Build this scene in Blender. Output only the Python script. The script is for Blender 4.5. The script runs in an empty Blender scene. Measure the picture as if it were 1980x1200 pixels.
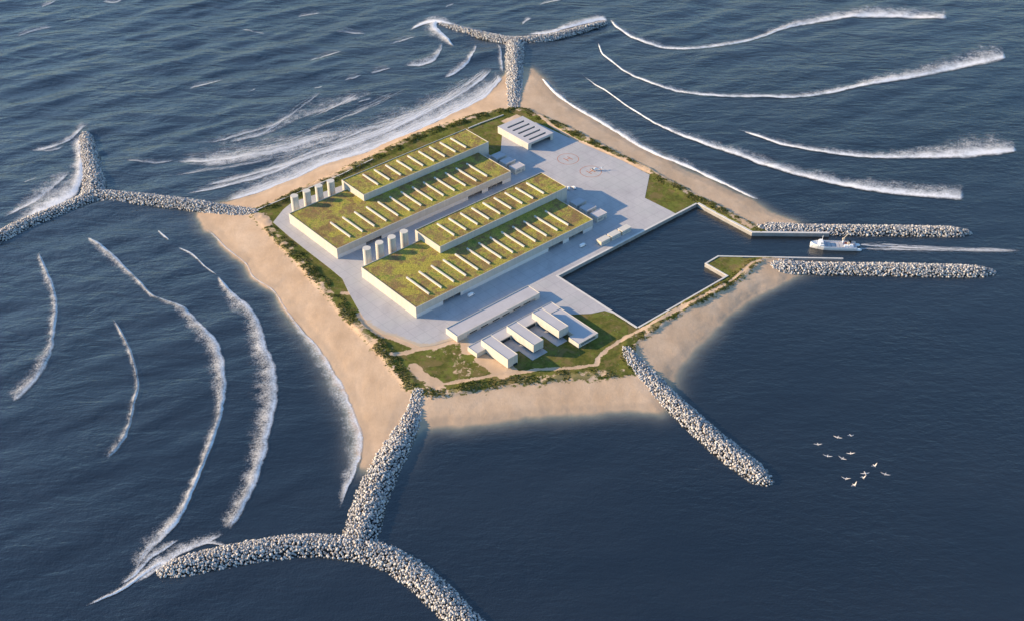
import bpy, math, random
import numpy as np
from mathutils import Vector, Matrix
random.seed(7)
rng = np.random.default_rng(11)
sc = bpy.context.scene
COL = sc.collection

# ------------------------------------------------------------------ camera
F_PX, PITCH, CAM_H = 2373.0, math.radians(37.03), 720.0
cam_data = bpy.data.cameras.new('camera')
cam_data.sensor_fit = 'HORIZONTAL'
cam_data.sensor_width = 36.0
cam_data.lens = 36.0 * F_PX / 1980.0
cam_data.clip_start = 1.0
cam_data.clip_end = 60000.0
cam = bpy.data.objects.new('camera', cam_data)
cam.location = (0, 0, CAM_H)
cam.rotation_euler = (math.pi / 2 - PITCH, 0, 0)
COL.objects.link(cam)
sc.camera = cam

# ------------------------------------------------------------------ sky and sun
SUN_EL, SHADOW_AZ = math.radians(16.5), math.radians(-6.0)
world = bpy.data.worlds.new('World')
sc.world = world
world.use_nodes = True
wn = world.node_tree.nodes
sky = wn.new('ShaderNodeTexSky')
sky.sky_type = 'NISHITA'
sky.sun_disc = False
sky.sun_elevation = SUN_EL
sky.sun_rotation = math.atan2(-math.cos(SHADOW_AZ), -math.sin(SHADOW_AZ))
sky.air_density = 1.3
sky.dust_density = 0.4
sky.ozone_density = 4.5
bg = wn['Background']
bg.inputs['Strength'].default_value = 0.125
world.node_tree.links.new(sky.outputs[0], bg.inputs['Color'])
sun_d = bpy.data.lights.new('sun', 'SUN')
sun_d.energy = 4.6
sun_d.angle = math.radians(0.5)
sun_d.color = (1.0, 0.73, 0.44)
sun = bpy.data.objects.new('sun', sun_d)
LDIR = Vector((math.cos(SHADOW_AZ) * math.cos(SUN_EL), math.sin(SHADOW_AZ) * math.cos(SUN_EL), -math.sin(SUN_EL)))
sun.rotation_euler = LDIR.to_track_quat('-Z', 'Y').to_euler()
sun.location = (-800, 1000, 600)
COL.objects.link(sun)
sc.cycles.transparent_max_bounces = 32
sc.view_settings.view_transform = 'Standard'
sc.view_settings.look = 'None'
sc.view_settings.gamma = 1.0
sc.view_settings.exposure = 1.1

# ------------------------------------------------------------------ survey helpers
cp, sp = math.cos(PITCH), math.sin(PITCH)
def at(px, py, z=0.0):
    """ground point (x, y) at height z under a point of the survey photograph"""
    a = (px - 990) / F_PX; b = (600 - py) / F_PX
    dx, dy, dz = a, cp + b * sp, -sp + b * cp
    t = (z - CAM_H) / dz
    return np.array([dx * t, dy * t])
def pix(x, y, z):
    fwd = y * cp - (z - CAM_H) * sp
    up = y * sp + (z - CAM_H) * cp
    return 990 + F_PX * x / fwd, 600 - F_PX * up / fwd
AZ = math.radians(41.11)
UV_U = np.array([math.cos(AZ), math.sin(AZ)]); UV_V = np.array([math.sin(AZ), -math.cos(AZ)])
ORG = np.array([-91.7685, 936.7545])
Z0 = 4.0                                     # height of the concrete apron
def XY(u, v): return ORG + u * UV_U + v * UV_V
def poly(pts, z): return np.array([at(x, y, z) for x, y in pts])

def sd_poly(X, Y, P):
    """signed distance to a closed polygon, positive inside"""
    d2 = np.full(X.shape, 1e12); ins = np.zeros(X.shape, bool)
    n = len(P)
    for i in range(n):
        x0, y0 = P[i]; x1, y1 = P[(i + 1) % n]
        ex, ey = x1 - x0, y1 - y0
        L = ex * ex + ey * ey + 1e-9
        t = np.clip(((X - x0) * ex + (Y - y0) * ey) / L, 0, 1)
        d2 = np.minimum(d2, (X - x0 - t * ex) ** 2 + (Y - y0 - t * ey) ** 2)
        if y0 != y1:
            c = ((y0 > Y) != (y1 > Y)) & (X < (x1 - x0) * (Y - y0) / (y1 - y0) + x0)
            ins ^= c
    d = np.sqrt(d2)
    return np.where(ins, d, -d)
def d_line(X, Y, P):
    d2 = np.full(X.shape, 1e12)
    for i in range(len(P) - 1):
        x0, y0 = P[i]; x1, y1 = P[i + 1]
        ex, ey = x1 - x0, y1 - y0
        t = np.clip(((X - x0) * ex + (Y - y0) * ey) / (ex * ex + ey * ey + 1e-9), 0, 1)
        d2 = np.minimum(d2, (X - x0 - t * ex) ** 2 + (Y - y0 - t * ey) ** 2)
    return np.sqrt(d2)
def sstep(a, b, x):
    t = np.clip((x - a) / (b - a), 0, 1); return t * t * (3 - 2 * t)
_tab = rng.random((256, 256))
def vnoise(x, y):
    xi = np.floor(x).astype(int); yi = np.floor(y).astype(int)
    fx = x - xi; fy = y - yi
    fx = fx * fx * (3 - 2 * fx); fy = fy * fy * (3 - 2 * fy)
    g = lambda i, j: _tab[i % 256, j % 256]
    return (g(xi, yi) * (1 - fx) + g(xi + 1, yi) * fx) * (1 - fy) + (g(xi, yi + 1) * (1 - fx) + g(xi + 1, yi + 1) * fx) * fy
def fbm(x, y, o=4):
    s = 0; a = .5; n = 0
    for k in range(o):
        s = s + a * vnoise(x * 2 ** k + 17 * k, y * 2 ** k + 31 * k); n += a; a *= .5
    return s / n

# ------------------------------------------------------------------ objects
def tag(o, label=None, cat=None, group=None, kind=None):
    if label: o['label'] = label
    if cat: o['category'] = cat
    if group: o['group'] = group
    if kind: o['kind'] = kind
    return o
def empty(name, loc, rz=0.0, label=None, cat=None, group=None):
    o = bpy.data.objects.new(name, None); COL.objects.link(o)
    o.location = loc; o.rotation_euler = (0, 0, rz); o.empty_display_size = 1
    return tag(o, label, cat, group)
def thing(name, label, cat, u, v, z=Z0, group=None):
    p = XY(u, v); return empty(name, (p[0], p[1], z), AZ, label, cat, group)
def link_mesh(name, me, parent=None, loc=None):
    o = bpy.data.objects.new(name, me); COL.objects.link(o)
    if parent: o.parent = parent
    if loc is not None: o.location = loc
    return o
def np_mesh(name, V, Fq, mats, smooth=False):
    """mesh from vertex array and an (n,k) face array"""
    me = bpy.data.meshes.new(name)
    V = np.asarray(V, np.float32); Fq = np.asarray(Fq, np.int32); k = Fq.shape[1]
    me.vertices.add(len(V)); me.vertices.foreach_set('co', V.ravel())
    me.loops.add(Fq.size); me.loops.foreach_set('vertex_index', Fq.ravel())
    me.polygons.add(len(Fq)); me.polygons.foreach_set('loop_start', np.arange(0, Fq.size, k, dtype=np.int32))
    me.polygons.foreach_set('loop_total', np.full(len(Fq), k, np.int32))
    if smooth: me.polygons.foreach_set('use_smooth', np.ones(len(Fq), bool))
    for m in (mats if isinstance(mats, (list, tuple)) else [mats]): me.materials.append(m)
    me.update(calc_edges=True); return me
def f_attr(me, name, arr):
    a = me.attributes.new(name, 'FLOAT', 'POINT'); a.data.foreach_set('value', np.asarray(arr, np.float32).ravel())

class MB:
    """collects shapes and links them as one mesh"""
    def __init__(s): s.v = []; s.f = []; s.mi = []
    def add(s, vs, fs, mi=0):
        b = len(s.v); s.v += [tuple(map(float, p)) for p in vs]
        for q in fs: s.f.append(tuple(b + i for i in q)); s.mi.append(mi)
        return s
    def box(s, x0, x1, y0, y1, z0, z1, mi=0, skip=()):
        vs = [(x0, y0, z0), (x1, y0, z0), (x1, y1, z0), (x0, y1, z0), (x0, y0, z1), (x1, y0, z1), (x1, y1, z1), (x0, y1, z1)]
        fs = {'b': (0, 3, 2, 1), 't': (4, 5, 6, 7), 'f': (0, 1, 5, 4), 'r': (1, 2, 6, 5), 'k': (2, 3, 7, 6), 'l': (3, 0, 4, 7)}
        return s.add(vs, [q for n, q in fs.items() if n not in skip], mi)
    def ring(s, x0, x1, y0, y1, z0, z1, t, mi=0):
        o = [(x0, y0), (x1, y0), (x1, y1), (x0, y1)]; i = [(x0 + t, y0 + t), (x1 - t, y0 + t), (x1 - t, y1 - t), (x0 + t, y1 - t)]
        vs = [(x, y, z) for z in (z0, z1) for x, y in o + i]; fs = []
        for a in range(4):
            b = (a + 1) % 4
            fs += [(a, b, 8 + b, 8 + a), (4 + b, 4 + a, 12 + a, 12 + b), (8 + a, 8 + b, 12 + b, 12 + a), (b, a, 4 + a, 4 + b)]
        return s.add(vs, fs, mi)
    def cyl(s, x, y, z0, z1, r0, r1=None, n=20, mi=0, cap=True):
        r1 = r0 if r1 is None else r1
        a = [2 * math.pi * i / n for i in range(n)]
        vs = [(x + r0 * math.cos(t), y + r0 * math.sin(t), z0) for t in a] + [(x + r1 * math.cos(t), y + r1 * math.sin(t), z1) for t in a]
        fs = [(i, (i + 1) % n, n + (i + 1) % n, n + i) for i in range(n)]
        if cap: fs += [tuple(range(n, 2 * n)), tuple(range(n - 1, -1, -1))]
        return s.add(vs, fs, mi)
    def bar(s, p, q, r, n=6, mi=0, r2=None):
        p = Vector(p); q = Vector(q); d = (q - p).normalized(); r2 = r if r2 is None else r2
        a = d.orthogonal().normalized(); b = d.cross(a)
        vs = []
        for c, rr in ((p, r), (q, r2)):
            for i in range(n):
                t = 2 * math.pi * i / n; vs.append(c + (a * math.cos(t) + b * math.sin(t)) * rr)
        return s.add(vs, [(i, (i + 1) % n, n + (i + 1) % n, n + i) for i in range(n)] + [tuple(range(n, 2 * n)), tuple(range(n - 1, -1, -1))], mi)
    def prism(s, P, z0, z1, mi=0):
        """extruded polygon (counter-clockwise)"""
        n = len(P)
        A = sum(P[i][0] * P[(i + 1) % n][1] - P[(i + 1) % n][0] * P[i][1] for i in range(n))
        if A < 0: P = list(P)[::-1]
        vs = [(p[0], p[1], z0) for p in P] + [(p[0], p[1], z1) for p in P]
        return s.add(vs, [(i, (i + 1) % n, n + (i + 1) % n, n + i) for i in range(n)] + [tuple(range(n, 2 * n)), tuple(range(n - 1, -1, -1))], mi)
    def loft(s, rings, mi=0, cap=True):
        n = len(rings[0]); vs = [p for r in rings for p in r]; fs = []
        for k in range(len(rings) - 1):
            for i in range(n):
                j = (i + 1) % n; fs.append((k * n + i, k * n + j, (k + 1) * n + j, (k + 1) * n + i))
        if cap: fs += [tuple(range(n - 1, -1, -1)), tuple(range((len(rings) - 1) * n, len(rings) * n))]
        return s.add(vs, fs, mi)
    def build(s, name, mats, parent=None, loc=None, smooth=False, bevel=0):
        me = bpy.data.meshes.new(name); me.from_pydata(s.v, [], s.f)
        mats = mats if isinstance(mats, (list, tuple)) else [mats]
        for m in mats: me.materials.append(m)
        me.polygons.foreach_set('material_index', s.mi)
        if smooth: me.polygons.foreach_set('use_smooth', [True] * len(s.f))
        me.update()
        o = link_mesh(name, me, parent, loc)
        if bevel:
            m = o.modifiers.new('bevel', 'BEVEL'); m.width = bevel; m.segments = 2; m.limit_method = 'ANGLE'
        return o

# ------------------------------------------------------------------ materials
class NT:
    def __init__(s, name):
        s.m = bpy.data.materials.new(name); s.m.use_nodes = True
        s.t = s.m.node_tree; s.n = s.t.nodes; s.b = s.n['Principled BSDF']; s.out = s.n['Material Output']
    def new(s, t, **kw):
        n = s.n.new(t)
        for k, v in kw.items():
            if k.startswith('i_'): n.inputs[k[2:].replace('_', ' ')].default_value = v
            else: setattr(n, k, v)
        return n
    def l(s, a, b): s.t.links.new(a, b)
    def pos(s, scale=(1, 1, 1), rz=0.0):
        g = s.new('ShaderNodeNewGeometry'); mp = s.new('ShaderNodeMapping')
        s.l(g.outputs['Position'], mp.inputs['Vector'])
        mp.inputs['Rotation'].default_value = (0, 0, rz); mp.inputs['Scale'].default_value = scale
        return mp.outputs[0]
    def noise(s, vec, scale, detail=3, rough=.55, dist=0.0):
        n = s.new('ShaderNodeTexNoise'); n.inputs['Scale'].default_value = scale; n.inputs['Detail'].default_value = detail
        n.inputs['Roughness'].default_value = rough; n.inputs['Distortion'].default_value = dist
        if vec is not None: s.l(vec, n.inputs['Vector'])
        return n.outputs['Fac']
    def ramp(s, fac, stops, interp='LINEAR'):
        r = s.new('ShaderNodeValToRGB'); e = r.color_ramp.elements; r.color_ramp.interpolation = interp
        while len(e) < len(stops): e.new(.5)
        for q, (p, c) in zip(e, stops):
            q.position = p; q.color = (c[0], c[1], c[2], 1) if hasattr(c, '__len__') else (c, c, c, 1)
        s.l(fac, r.inputs[0]); return r.outputs[0]
    def mix(s, fac, a, b):
        m = s.new('ShaderNodeMix', data_type='RGBA')
        for sock, val in ((m.inputs[0], fac), (m.inputs[6], a), (m.inputs[7], b)):
            if hasattr(val, 'links') or hasattr(val, 'is_linked'): s.l(val, sock)
            elif hasattr(val, '__len__'): sock.default_value = (*val, 1)
            else: sock.default_value = val
        return m.outputs[2]
    def math(s, op, a, b=None, c=None, clamp=False):
        m = s.new('ShaderNodeMath', operation=op); m.use_clamp = clamp
        for i, val in enumerate((a, b, c)):
            if val is None: continue
            if hasattr(val, 'is_linked'): s.l(val, m.inputs[i])
            else: m.inputs[i].default_value = val
        return m.outputs[0]
    def mrange(s, v, a, b, c=0.0, d=1.0, smooth=True):
        m = s.new('ShaderNodeMapRange'); m.interpolation_type = 'SMOOTHSTEP' if smooth else 'LINEAR'
        s.l(v, m.inputs[0])
        for i, x in zip((1, 2, 3, 4), (a, b, c, d)):
            if hasattr(x, 'is_linked'): s.l(x, m.inputs[i])
            else: m.inputs[i].default_value = x
        return m.outputs[0]
    def attr(s, name): return s.new('ShaderNodeAttribute', attribute_name=name).outputs['Fac']
    def bump(s, h, strength, dist, prev=None):
        b = s.new('ShaderNodeBump'); b.inputs['Strength'].default_value = strength; b.inputs['Distance'].default_value = dist
        s.l(h, b.inputs['Height'])
        if prev is not None: s.l(prev, b.inputs['Normal'])
        return b.outputs[0]
    def col(s, c): s.l(c, s.b.inputs['Base Color'])
    def nor(s, c): s.l(c, s.b.inputs['Normal'])

def plain(name, c, var=.12, scale=.25, rough=.75, metal=0.0, fine=1.5, bump=0.0, spec=.3):
    t = NT(name); p = t.pos()
    a = t.noise(p, scale, 4); b = t.noise(p, fine, 3)
    f = t.math('ADD', t.math('MULTIPLY', a, .65), t.math('MULTIPLY', b, .35))
    lo = tuple(x * (1 - var) for x in c); hi = tuple(min(1, x * (1 + var)) for x in c)
    t.col(t.ramp(f, [(.3, lo), (.7, hi)]))
    t.b.inputs['Roughness'].default_value = rough; t.b.inputs['Metallic'].default_value = metal
    t.b.inputs['Specular IOR Level'].default_value = spec
    if bump: t.nor(t.bump(f, .6, bump))
    return t.m

def wall_mat(name, c, joint=7.7):
    """cast concrete panels with faint vertical joints and rain streaks"""
    t = NT(name); p = t.pos(); 
    streak = t.noise(t.pos((.5, .5, .06)), 1.0, 4)
    big = t.noise(p, .05, 3)
    f = t.math('ADD', t.math('MULTIPLY', streak, .6), t.math('MULTIPLY', big, .4))
    lo = tuple(x * .86 for x in c); hi = tuple(min(1, x * 1.06) for x in c)
    base = t.ramp(f, [(.3, lo), (.65, hi)])
    tc = t.new('ShaderNodeTexCoord'); sep = t.new('ShaderNodeSeparateXYZ'); t.l(tc.outputs['Object'], sep.inputs[0])
    s = t.math('ADD', sep.outputs[0], sep.outputs[1])
    fr = t.math('FRACT', t.math('DIVIDE', s, joint))
    j = t.math('LESS_THAN', fr, .22 / joint * 1.3)
    t.col(t.mix(t.math('MULTIPLY', j, .35), base, tuple(x * .55 for x in c)))
    t.b.inputs['Roughness'].default_value = .8; t.b.inputs['Specular IOR Level'].default_value = .25
    return t.m

M_wall = wall_mat('cast_wall', (.50, .48, .435))
M_wallw = wall_mat('pale_wall', (.52, .505, .465), 6.0)
M_plinth = plain('plinth_panel', (.60, .60, .60), .06)
M_skylight = plain('skylight_cap', (.60, .57, .51), .06, rough=.5)
M_roofw = plain('membrane_roof', (.45, .44, .46), .09, .08, fine=.5)
M_roofw2 = plain('coated_roof', (.46, .455, .48), .07, .08, fine=.6)
M_dark = plain('dark_opening', (.012, .015, .02), .2, rough=.35)  # near black painted for unlit bay and hangar interiors; also on the funnel
M_glass = plain('window_glass', (.02, .03, .04), .2, rough=.12, spec=.6)
M_white = plain('white_paint', (.86, .87, .88), .04, rough=.4, spec=.5)
M_grey = plain('grey_paint', (.30, .31, .33), .08, rough=.5)
M_black = plain('black_rubber', (.02, .02, .022), .2, rough=.8)
M_orange = plain('orange_paint', (.42, .17, .09), .2, .6, rough=.7)
M_cream = plain('cream_paint', (.62, .52, .38), .08, rough=.5)
M_quay = plain('quay_concrete', (.60, .585, .56), .12, .15, fine=1.2)
M_terr = plain('terrace_paving', (.42, .40, .40), .10, .2, fine=1.0)
M_rust = plain('rust_red_paint', (.22, .07, .045), .2, .6)

def apron_mat():
    t = NT('concrete_apron'); p = t.pos()
    big = t.noise(p, .022, 4, .6); med = t.noise(t.pos((1, .25, 1), -AZ), .09, 4); fine = t.noise(p, .9, 3)
    f = t.math('ADD', t.math('ADD', t.math('MULTIPLY', big, .45), t.math('MULTIPLY', med, .35)), t.math('MULTIPLY', fine, .2))
    base = t.ramp(f, [(.32, (.35, .343, .36)), (.5, (.435, .426, .44)), (.68, (.51, .50, .50))])
    tint = t.noise(p, .035, 2)
    base = t.mix(t.mrange(tint, .45, .7, 0, .5), base, (.42, .43, .43))
    g = t.new('ShaderNodeNewGeometry'); mp = t.new('ShaderNodeMapping'); mp.inputs['Rotation'].default_value = (0, 0, -AZ)
    t.l(g.outputs['Position'], mp.inputs['Vector']); sep = t.new('ShaderNodeSeparateXYZ'); t.l(mp.outputs[0], sep.inputs[0])
    lines = None
    for k in (0, 1):
        fr = t.math('FRACT', t.math('DIVIDE', sep.outputs[k], 12.0)); q = t.math('LESS_THAN', fr, .028)
        lines = q if lines is None else t.math('MAXIMUM', lines, q)
    sand = t.attr('sand')
    sn = t.math('ADD', sand, t.math('MULTIPLY', t.math('SUBTRACT', t.noise(p, .25, 4), .5), .9))
    col = t.mix(t.math('MULTIPLY', lines, .5), base, (.22, .22, .24))
    col = t.mix(t.mrange(sn, .35, .75, 0, .85), col, (.50, .40, .28))
    stain = t.noise(t.pos((1, .3, 1), -AZ), .05, 5, .65)
    col = t.mix(t.mrange(stain, .6, .75, 0, .25), col, (.24, .23, .25))
    t.col(col); t.b.inputs['Roughness'].default_value = .85; t.b.inputs['Specular IOR Level'].default_value = .2
    return t.m
M_apron = apron_mat()

def sedum_mat():
    t = NT('sedum_roof'); p = t.pos()
    big = t.noise(p, .05, 4, .65, .6); med = t.noise(p, .17, 4, .65); fine = t.noise(p, .75, 3, .75); speck = t.noise(p, .38, 2, .6)
    base = t.ramp(t.math('ADD', t.math('MULTIPLY', big, .55), t.math('MULTIPLY', med, .45)),
                  [(.38, (.22, .135, .065)), (.44, (.28, .185, .075)), (.49, (.34, .27, .085)), (.53, (.42, .37, .085)), (.57, (.34, .33, .07)), (.63, (.17, .23, .045))])
    brown = t.noise(t.pos((1, .6, 1), .8), .075, 4, .65)
    base = t.mix(t.mrange(brown, .5, .6, 0, .7), base, (.27, .165, .09))
    yel = t.noise(t.pos((1, 1, 1), 2.1), .045, 3, .6)
    base = t.mix(t.mrange(yel, .53, .63, 0, .7), base, (.46, .42, .07))
    col = t.mix(t.mrange(fine, .44, .61, 0, .68), base, (.12, .105, .04))
    col = t.mix(t.mrange(speck, .55, .66, 0, .5), col, (.12, .17, .035))
    t.col(col); t.b.inputs['Roughness'].default_value = .95; t.b.inputs['Specular IOR Level'].default_value = .1
    t.nor(t.bump(t.math('ADD', fine, med), .7, .5)); return t.m
M_sedum = sedum_mat()

def terrain_mat():
    t = NT('island_ground'); p = t.pos()
    n1 = t.noise(p, .03, 4, .6); n2 = t.noise(p, .35, 4, .6); n3 = t.noise(p, 1.6, 3, .65)
    drift = t.noise(t.pos((1, .3, 1), .4), .05, 4, .6)
    sand = t.ramp(t.math('ADD', t.math('MULTIPLY', n1, .5), t.math('MULTIPLY', drift, .5)), [(.32, (.46, .325, .215)), (.5, (.57, .415, .285)), (.68, (.66, .50, .36))])
    sand = t.mix(t.mrange(n2, .35, .7, 0, .22), sand, (.45, .33, .22))
    wet = t.math('ADD', t.attr('wet'), t.math('MULTIPLY', t.math('SUBTRACT', n1, .5), .8))
    sand = t.mix(t.mrange(wet, .25, .9, 0, .4), sand, (.36, .28, .21))
    grass = t.ramp(t.math('ADD', t.math('MULTIPLY', n2, .55), t.math('MULTIPLY', t.noise(p, .09, 4), .45)),
                   [(.3, (.050, .062, .014)), (.45, (.095, .105, .022)), (.56, (.135, .13, .03)), (.7, (.20, .155, .06))])
    grass = t.mix(t.mrange(n3, .4, .75, 0, .5), grass, (.045, .06, .014))
    patch = t.noise(p, .05, 5, .65, .8); patch2 = t.noise(t.pos((1, 1, 1), 1.3), .11, 4, .65)
    grass = t.mix(t.mrange(patch, .49, .61, 0, .6), grass, (.21, .15, .07))
    grass = t.mix(t.mrange(patch2, .5, .62, 0, .6), grass, (.15, .18, .035))
    speck = t.new('ShaderNodeTexVoronoi'); speck.inputs['Scale'].default_value = .33; t.l(p, speck.inputs['Vector'])
    sp_ = t.math('MULTIPLY', t.math('LESS_THAN', speck.outputs['Distance'], .16), t.math('GREATER_THAN', t.noise(p, .08, 2), .54))
    grass = t.mix(t.math('MULTIPLY', sp_, .55), grass, (.34, .29, .22))
    dry = t.attr('dry')
    grass = t.mix(t.mrange(t.math('ADD', dry, t.math('MULTIPLY', t.math('SUBTRACT', n2, .5), 1.0)), .3, .8, 0, .8), grass, (.26, .215, .10))
    g = t.math('ADD', t.attr('green'), t.math('MULTIPLY', t.math('SUBTRACT', t.noise(p, .22, 5, .7), .5), 1.7))
    t.col(t.mix(t.mrange(g, .42, .6), sand, grass))
    t.b.inputs['Roughness'].default_value = .95; t.b.inputs['Specular IOR Level'].default_value = .12
    t.nor(t.bump(t.math('ADD', n2, n3), 0.45, .35)); return t.m
M_ground = terrain_mat()

def sea_mat():
    t = NT('sea_water'); 
    R = math.radians(-27)
    p1 = t.pos((.35, 1.0, 1), R); p2 = t.pos((.5, 1.0, 1), R + .35); p3 = t.pos((1, 1, 1))
    w1 = t.noise(p1, .055, 4, .55, .6); w2 = t.noise(p2, .16, 4, .6, .3); w3 = t.noise(p3, .55, 3, .6)
    rough = t.attr('rough')
    h = t.math('ADD', t.math('MULTIPLY', t.math('MULTIPLY', w1, rough), 2.6), t.math('ADD', t.math('MULTIPLY', t.math('MULTIPLY', w2, t.mrange(rough, .1, .8, .6, .85)), t.mrange(t.noise(p3, .006, 3), .35, .65, .5, 1.25)), t.math('MULTIPLY', w3, .2)))
    b = t.bump(h, .75, 1.6)
    n = t.noise(t.pos((.4, 1, 1), R), .012, 4)
    deep = t.ramp(n, [(.25, (.0045, .0065, .010)), (.75, (.0115, .0145, .019))])
    far_sheen = t.mix(t.math('MULTIPLY', t.mrange(rough, .3, 1.0), t.mrange(w1, .3, .7, .5, 1.0)), deep, (.032, .044, .058))  # sky reflection on rough far water painted into the base colour
    t.col(t.mix(t.mrange(t.attr('shallow'), .02, .75), far_sheen, (.22, .225, .215)))
    t.b.inputs['Roughness'].default_value = .22; t.b.inputs['IOR'].default_value = 1.333
    t.b.inputs['Specular IOR Level'].default_value = 2.1
    t.nor(b)
    tr = t.new('ShaderNodeBsdfTransparent'); t.l(t.mix(t.mrange(t.attr('shallow'), .35, .97), (.66, .86, .95), (1, 1, 1)), tr.inputs['Color'])
    mx = t.new('ShaderNodeMixShader')
    sh = t.math('ADD', t.attr('shallow'), t.math('MULTIPLY', t.math('SUBTRACT', t.noise(p3, .035, 3), .5), .12), clamp=True)
    t.l(t.mrange(sh, .06, 1.0, 0, 1), mx.inputs[0]); t.l(t.b.outputs[0], mx.inputs[1]); t.l(tr.outputs[0], mx.inputs[2])
    t.l(mx.outputs[0], t.out.inputs['Surface'])
    return t.m
M_sea = sea_mat()

def foam_mat(name, streak):
    t = NT(name); p = t.pos()
    dens = t.attr('dens')
    if streak:
        uv = t.new('ShaderNodeCombineXYZ'); t.l(t.attr('s'), uv.inputs[0]); t.l(t.attr('w'), uv.inputs[1])
        mp = t.new('ShaderNodeMapping'); mp.inputs['Scale'].default_value = (.035, .30, 1); t.l(uv.outputs[0], mp.inputs[0])
        a = t.noise(mp.outputs[0], 1.0, 5, .62, 1.2)
        mp2 = t.new('ShaderNodeMapping'); mp2.inputs['Scale'].default_value = (.22, .8, 1); t.l(uv.outputs[0], mp2.inputs[0])
        b = t.noise(mp2.outputs[0], 1.0, 4, .7)
        c = t.noise(p, .9, 3, .7)
        n = t.math('ADD', t.math('ADD', t.math('MULTIPLY', a, .6), t.math('MULTIPLY', b, .25)), t.math('MULTIPLY', c, .15))
        v = t.math('ADD', dens, t.math('MULTIPLY', t.math('SUBTRACT', n, .5), 2.9))
        al = t.mrange(v, .2, 1.15, 0, .92, False)
    else:
        a = t.noise(p, .09, 3, .6); b = t.noise(p, .55, 3, .8); c = t.noise(p, 1.3, 2, .7)
        n = t.math('ADD', t.math('ADD', t.math('MULTIPLY', a, .35), t.math('MULTIPLY', b, .40)), t.math('MULTIPLY', c, .25))
        v = t.math('ADD', dens, t.math('MULTIPLY', t.math('SUBTRACT', n, .5), t.mrange(dens, 0, .8, 2.0, 3.0)))
        al = t.mrange(v, .10, .95, 0, .95, False)
    tr = t.new('ShaderNodeBsdfTransparent'); mx = t.new('ShaderNodeMixShader')
    t.b.inputs['Base Color'].default_value = (.80, .82, .85, 1); t.b.inputs['Roughness'].default_value = .9
    t.b.inputs['Specular IOR Level'].default_value = .1
    t.nor(t.bump(t.noise(p, .8, 3, .7), .6, .5))
    gate = t.mrange(dens, .0, .12)
    t.l(t.math('MULTIPLY', al, gate), mx.inputs[0]); t.l(tr.outputs[0], mx.inputs[1]); t.l(t.b.outputs[0], mx.inputs[2])
    t.l(mx.outputs[0], t.out.inputs['Surface']); return t.m
M_foam = foam_mat('crest_foam', False)
M_streak = foam_mat('streaked_foam', True)

def rock_mat():
    t = NT('armour_stone'); p = t.pos()
    a = t.noise(p, .42, 2, .5); b = t.noise(p, 2.5, 3, .6); c = t.noise(t.pos((1, 1, 1), .7), .21, 2)
    col = t.ramp(a, [(.34, (.15, .16, .18)), (.48, (.38, .38, .39)), (.62, (.60, .59, .57))])
    col = t.mix(t.mrange(c, .56, .66, 0, .4), col, (.50, .38, .28))
    col = t.mix(t.mrange(b, .5, .75, 0, .3), col, (.25, .25, .26))
    g = t.new('ShaderNodeNewGeometry'); sep = t.new('ShaderNodeSeparateXYZ'); t.l(g.outputs['Position'], sep.inputs[0])
    alg = t.mrange(t.math('ADD', sep.outputs[2], t.math('MULTIPLY', a, 1.2)), .5, 1.5, .75, 0)
    t.col(t.mix(alg, col, (.045, .05, .035)))
    t.b.inputs['Roughness'].default_value = .9; t.b.inputs['Specular IOR Level'].default_value = .2
    return t.m
M_rock = rock_mat()
M_core = plain('rubble_core', (.045, .045, .047), .4, .3, rough=.95, fine=1.1, bump=.5)  # near-black colour stands in for shade in the gaps
def shrub_mat():
    t = NT('shrub_leaves'); p = t.pos()
    n = t.noise(p, .13, 4, .6); f = t.noise(p, 1.3, 2)
    c = t.ramp(n, [(.34, (.045, .065, .016)), (.46, (.10, .115, .026)), (.54, (.17, .16, .045)), (.62, (.29, .24, .11))])
    t.col(t.mix(t.mrange(f, .4, .7, 0, .5), c, (.03, .045, .012)))
    t.b.inputs['Roughness'].default_value = .9; t.b.inputs['Specular IOR Level'].default_value = .1; return t.m
M_shrub = shrub_mat()

# ------------------------------------------------------------------ shoreline survey
WATERLINE = poly([(975, 148), (958, 166), (930, 192), (871, 222), (792, 258), (713, 291), (624, 319), (574, 343), (495, 373), (426, 393),
    (385, 408), (381, 420), (394, 438), (414, 455), (440, 481), (476, 510), (491, 536), (528, 561), (553, 598), (583, 638), (619, 679), (660, 745), (674, 778),
    (693, 829), (699, 872), (705, 900), (760, 880), (800, 840), (821, 824), (870, 818), (950, 811), (1040, 801), (1130, 794), (1210, 791), (1270, 793), (1290, 770), (1298, 725),
    (1315, 699), (1341, 671), (1375, 636), (1404, 607), (1448, 579), (1503, 547), (1540, 535), (1560, 520), (1540, 430), (1519, 425), (1483, 407), (1422, 376),
    (1342, 339), (1267, 300), (1225, 281), (1165, 244), (1112, 211), (1076, 187), (1045, 151), (1027, 134), (1000, 128)], 0)
BELT = poly([(480, 408), (520, 393), (560, 374), (640, 339), (700, 309), (740, 291), (800, 261), (860, 239), (920, 221), (960, 212), (990, 209), (1022, 211),
    (1036, 218), (1082, 238), (1143, 268), (1203, 300), (1256, 325), (1305, 354), (1382, 394), (1440, 425), (1472, 443), (1500, 452), (1520, 470), (1508, 496), (1480, 503), (1440, 535), (1400, 561),
    (1330, 598), (1280, 631), (1232, 662), (1228, 690), (1232, 722), (1180, 728), (1100, 733), (1000, 743), (920, 753), (880, 761), (840, 768), (805, 762),
    (784, 752), (775, 737), (757, 719), (740, 689), (682, 632), (652, 598), (633, 574), (601, 541), (571, 505), (530, 463), (505, 434), (490, 422)], Z0)
HARBOUR = np.array([XY(150.2, 38.3), XY(150.2, 149.6), XY(277.5, 149.6), XY(277.5, 120.8), at(1388, 495, 4), at(1640, 499, 4), at(1640, 453.5, 4), XY(357.5, 115.6), XY(357.5, 38.3)])
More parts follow.
